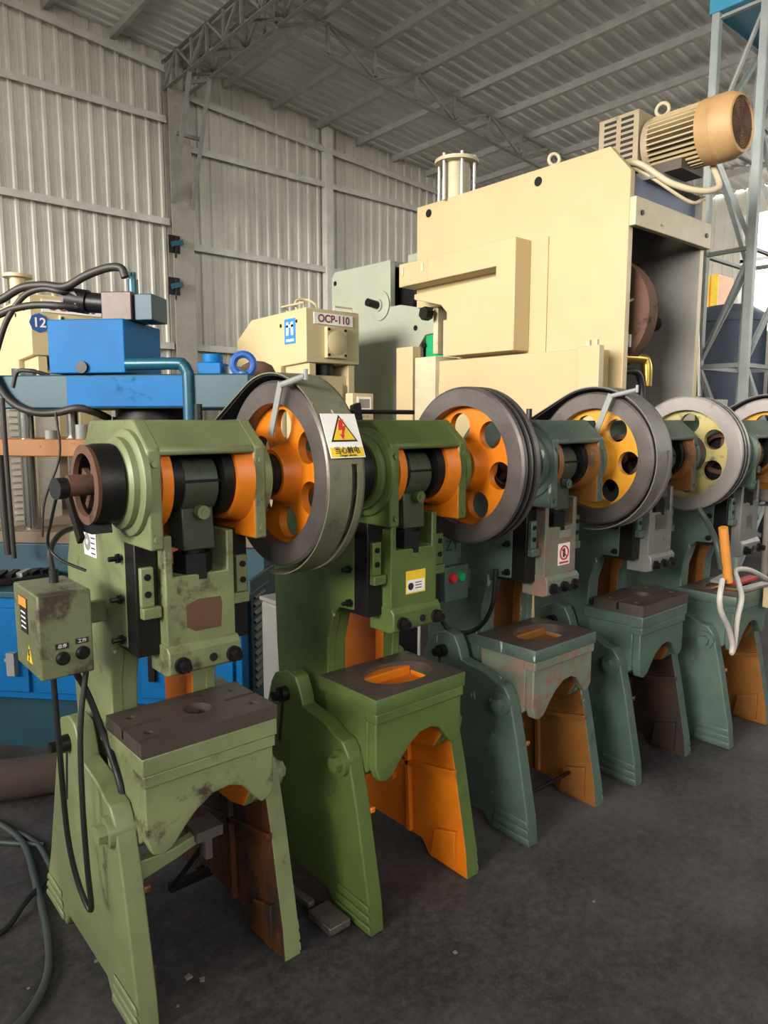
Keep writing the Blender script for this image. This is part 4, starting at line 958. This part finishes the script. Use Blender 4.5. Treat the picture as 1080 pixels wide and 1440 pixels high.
# picture frame leaning behind the second press
fr = empty('framed_panel', (2.36, 2.62, 0), R(-20)); tag(fr, 'dark panel with a pale metal rim standing behind the orange and green presses', 'panel')
b = MB(); b.box(-.11, .11, 0, .02, 0, .68); b.build('panel', M['ink'], fr)
b = MB(); b.tube([(-.11, -.005, .05), (-.11, -.005, .68), (.09, -.005, .68), (.11, -.005, .65), (.11, -.005, .05)], .008, 8, smooth=False); b.build('rim', M['white'], fr)
# rolled dusty mat and hoses on the floor at the left
b = MB(); b.tube([(.20, 3.42, .085), (.45, 3.34, .085), (.70, 3.22, .085), (.86, 3.16, .085)], .085, 18); ro = b.build('rolled_mat', M['cloth']); tag(ro, 'rolled dusty brown mat lying on the floor before the blue press', 'mat')
def floor_cable(name, pts, r, m, label, cat='hose'):
    P = [tuple(on_z(px, py, r) if len(q) == 0 else on_z(px, py, q[0])) for px, py, *q in pts]
    b = MB(); b.tube(P, r, 12); o = b.build(name, M[m]); tag(o, label, cat, 'hoses on the floor'); return o
floor_cable('floor_hose', [(-20, 1150), (10, 1165), (35, 1190), (50, 1240), (66, 1310), (68, 1365), (50, 1410), (22, 1445), (-30, 1480)], .012, 'cable', 'grey green hose curving along the floor to the front')
floor_cable('floor_hose', [(-20, 1182), (10, 1185), (40, 1187), (62, 1188)], .010, 'cable', 'short straight grey hose lying by the olive press leg')
floor_cable('floor_hose', [(15, 1170), (35, 1175), (55, 1190), (68, 1212), (74, 1225)], .010, 'cable', 'grey hose bending towards the olive press leg', 'hose')
floor_cable('floor_hose', [(-20, 1322), (10, 1305), (35, 1270, .025), (58, 1245), (72, 1230)], .009, 'black', 'thin black hose crossing over the grey green hose')
# litter
for i, (px, py, s) in enumerate(((135, 1352, .012), (160, 1372, .010), (265, 1375, .02), (285, 1378, .016), (205, 1390, .009), (40, 1390, .008), (250, 1415, .01), (835, 1268, .01), (640, 1340, .012))):
    p = on_z(px, py, 0); b = MB(); s *= .55; b.prism([(-s, -s * .6), (s * .7, -s), (s, s * .5), (-s * .3, s)], 'z', 0, s * .4)
    o = b.build('debris_chip', M['dullgrey']); o.location = p; o.rotation_euler = (0, 0, i); tag(o, 'tiny pale metal chip lying on the dark floor', 'scrap', 'chips on the floor')

# dome cap on the blue press, control pedestal and pale bin behind the row
b = MB(); b.lathe([(.10, 0), (.098, .03), (.08, .065), (.04, .085), (0, .09)], (.90, .75, 1.83), (0, 0, 1), 28, close=False); b.build('dome_cap', M['rust'], bl)
pd_ = empty('control_pedestal', (4.02, 5.0, 0)); tag(pd_, 'small beige controller with a white screen on a post behind the green press', 'controller')
b = MB(); b.cyl((.06, .06, 0), (.06, .06, 1.6), .03, 14); b.cyl((.06, .06, 0), (.06, .06, .02), .14, 24); b.build('post', M['steel'], pd_)
b = MB(); b.box(-.07, .17, 0, .1, 1.58, 1.84); bx_ = b.build('housing', M['ocp'], pd_, .005)
b = MB(); b.box(-.02, .14, -.006, 0, 1.69, 1.81); b.build('screen', M['white'], bx_)
b = MB(); b.box(.0, .12, -.008, -.006, 1.71, 1.79); b.build('screen_face', M['dullgrey'], bx_)
for i in range(3):
    b = MB(); b.cyl((.0 + .05 * i, 0, 1.64), (.0 + .05 * i, -.01, 1.64), .012, 12); b.build('key', M['steel'], bx_)
bn = empty('plastic_bin', (1.70, 2.66, 0)); tag(bn, 'pale grey upright bin standing behind the grass green press', 'bin')
b = MB(); b.prism([(-.06, -.09), (.06, -.09), (.06, .09), (-.06, .09)], 'z', 0, .80); b.build('bin_body', M['dullgrey'], bn, .015)
b = MB(); b.box(-.065, .065, -.095, .095, .80, .82); b.build('bin_rim', M['dullgrey'], bn, .006)
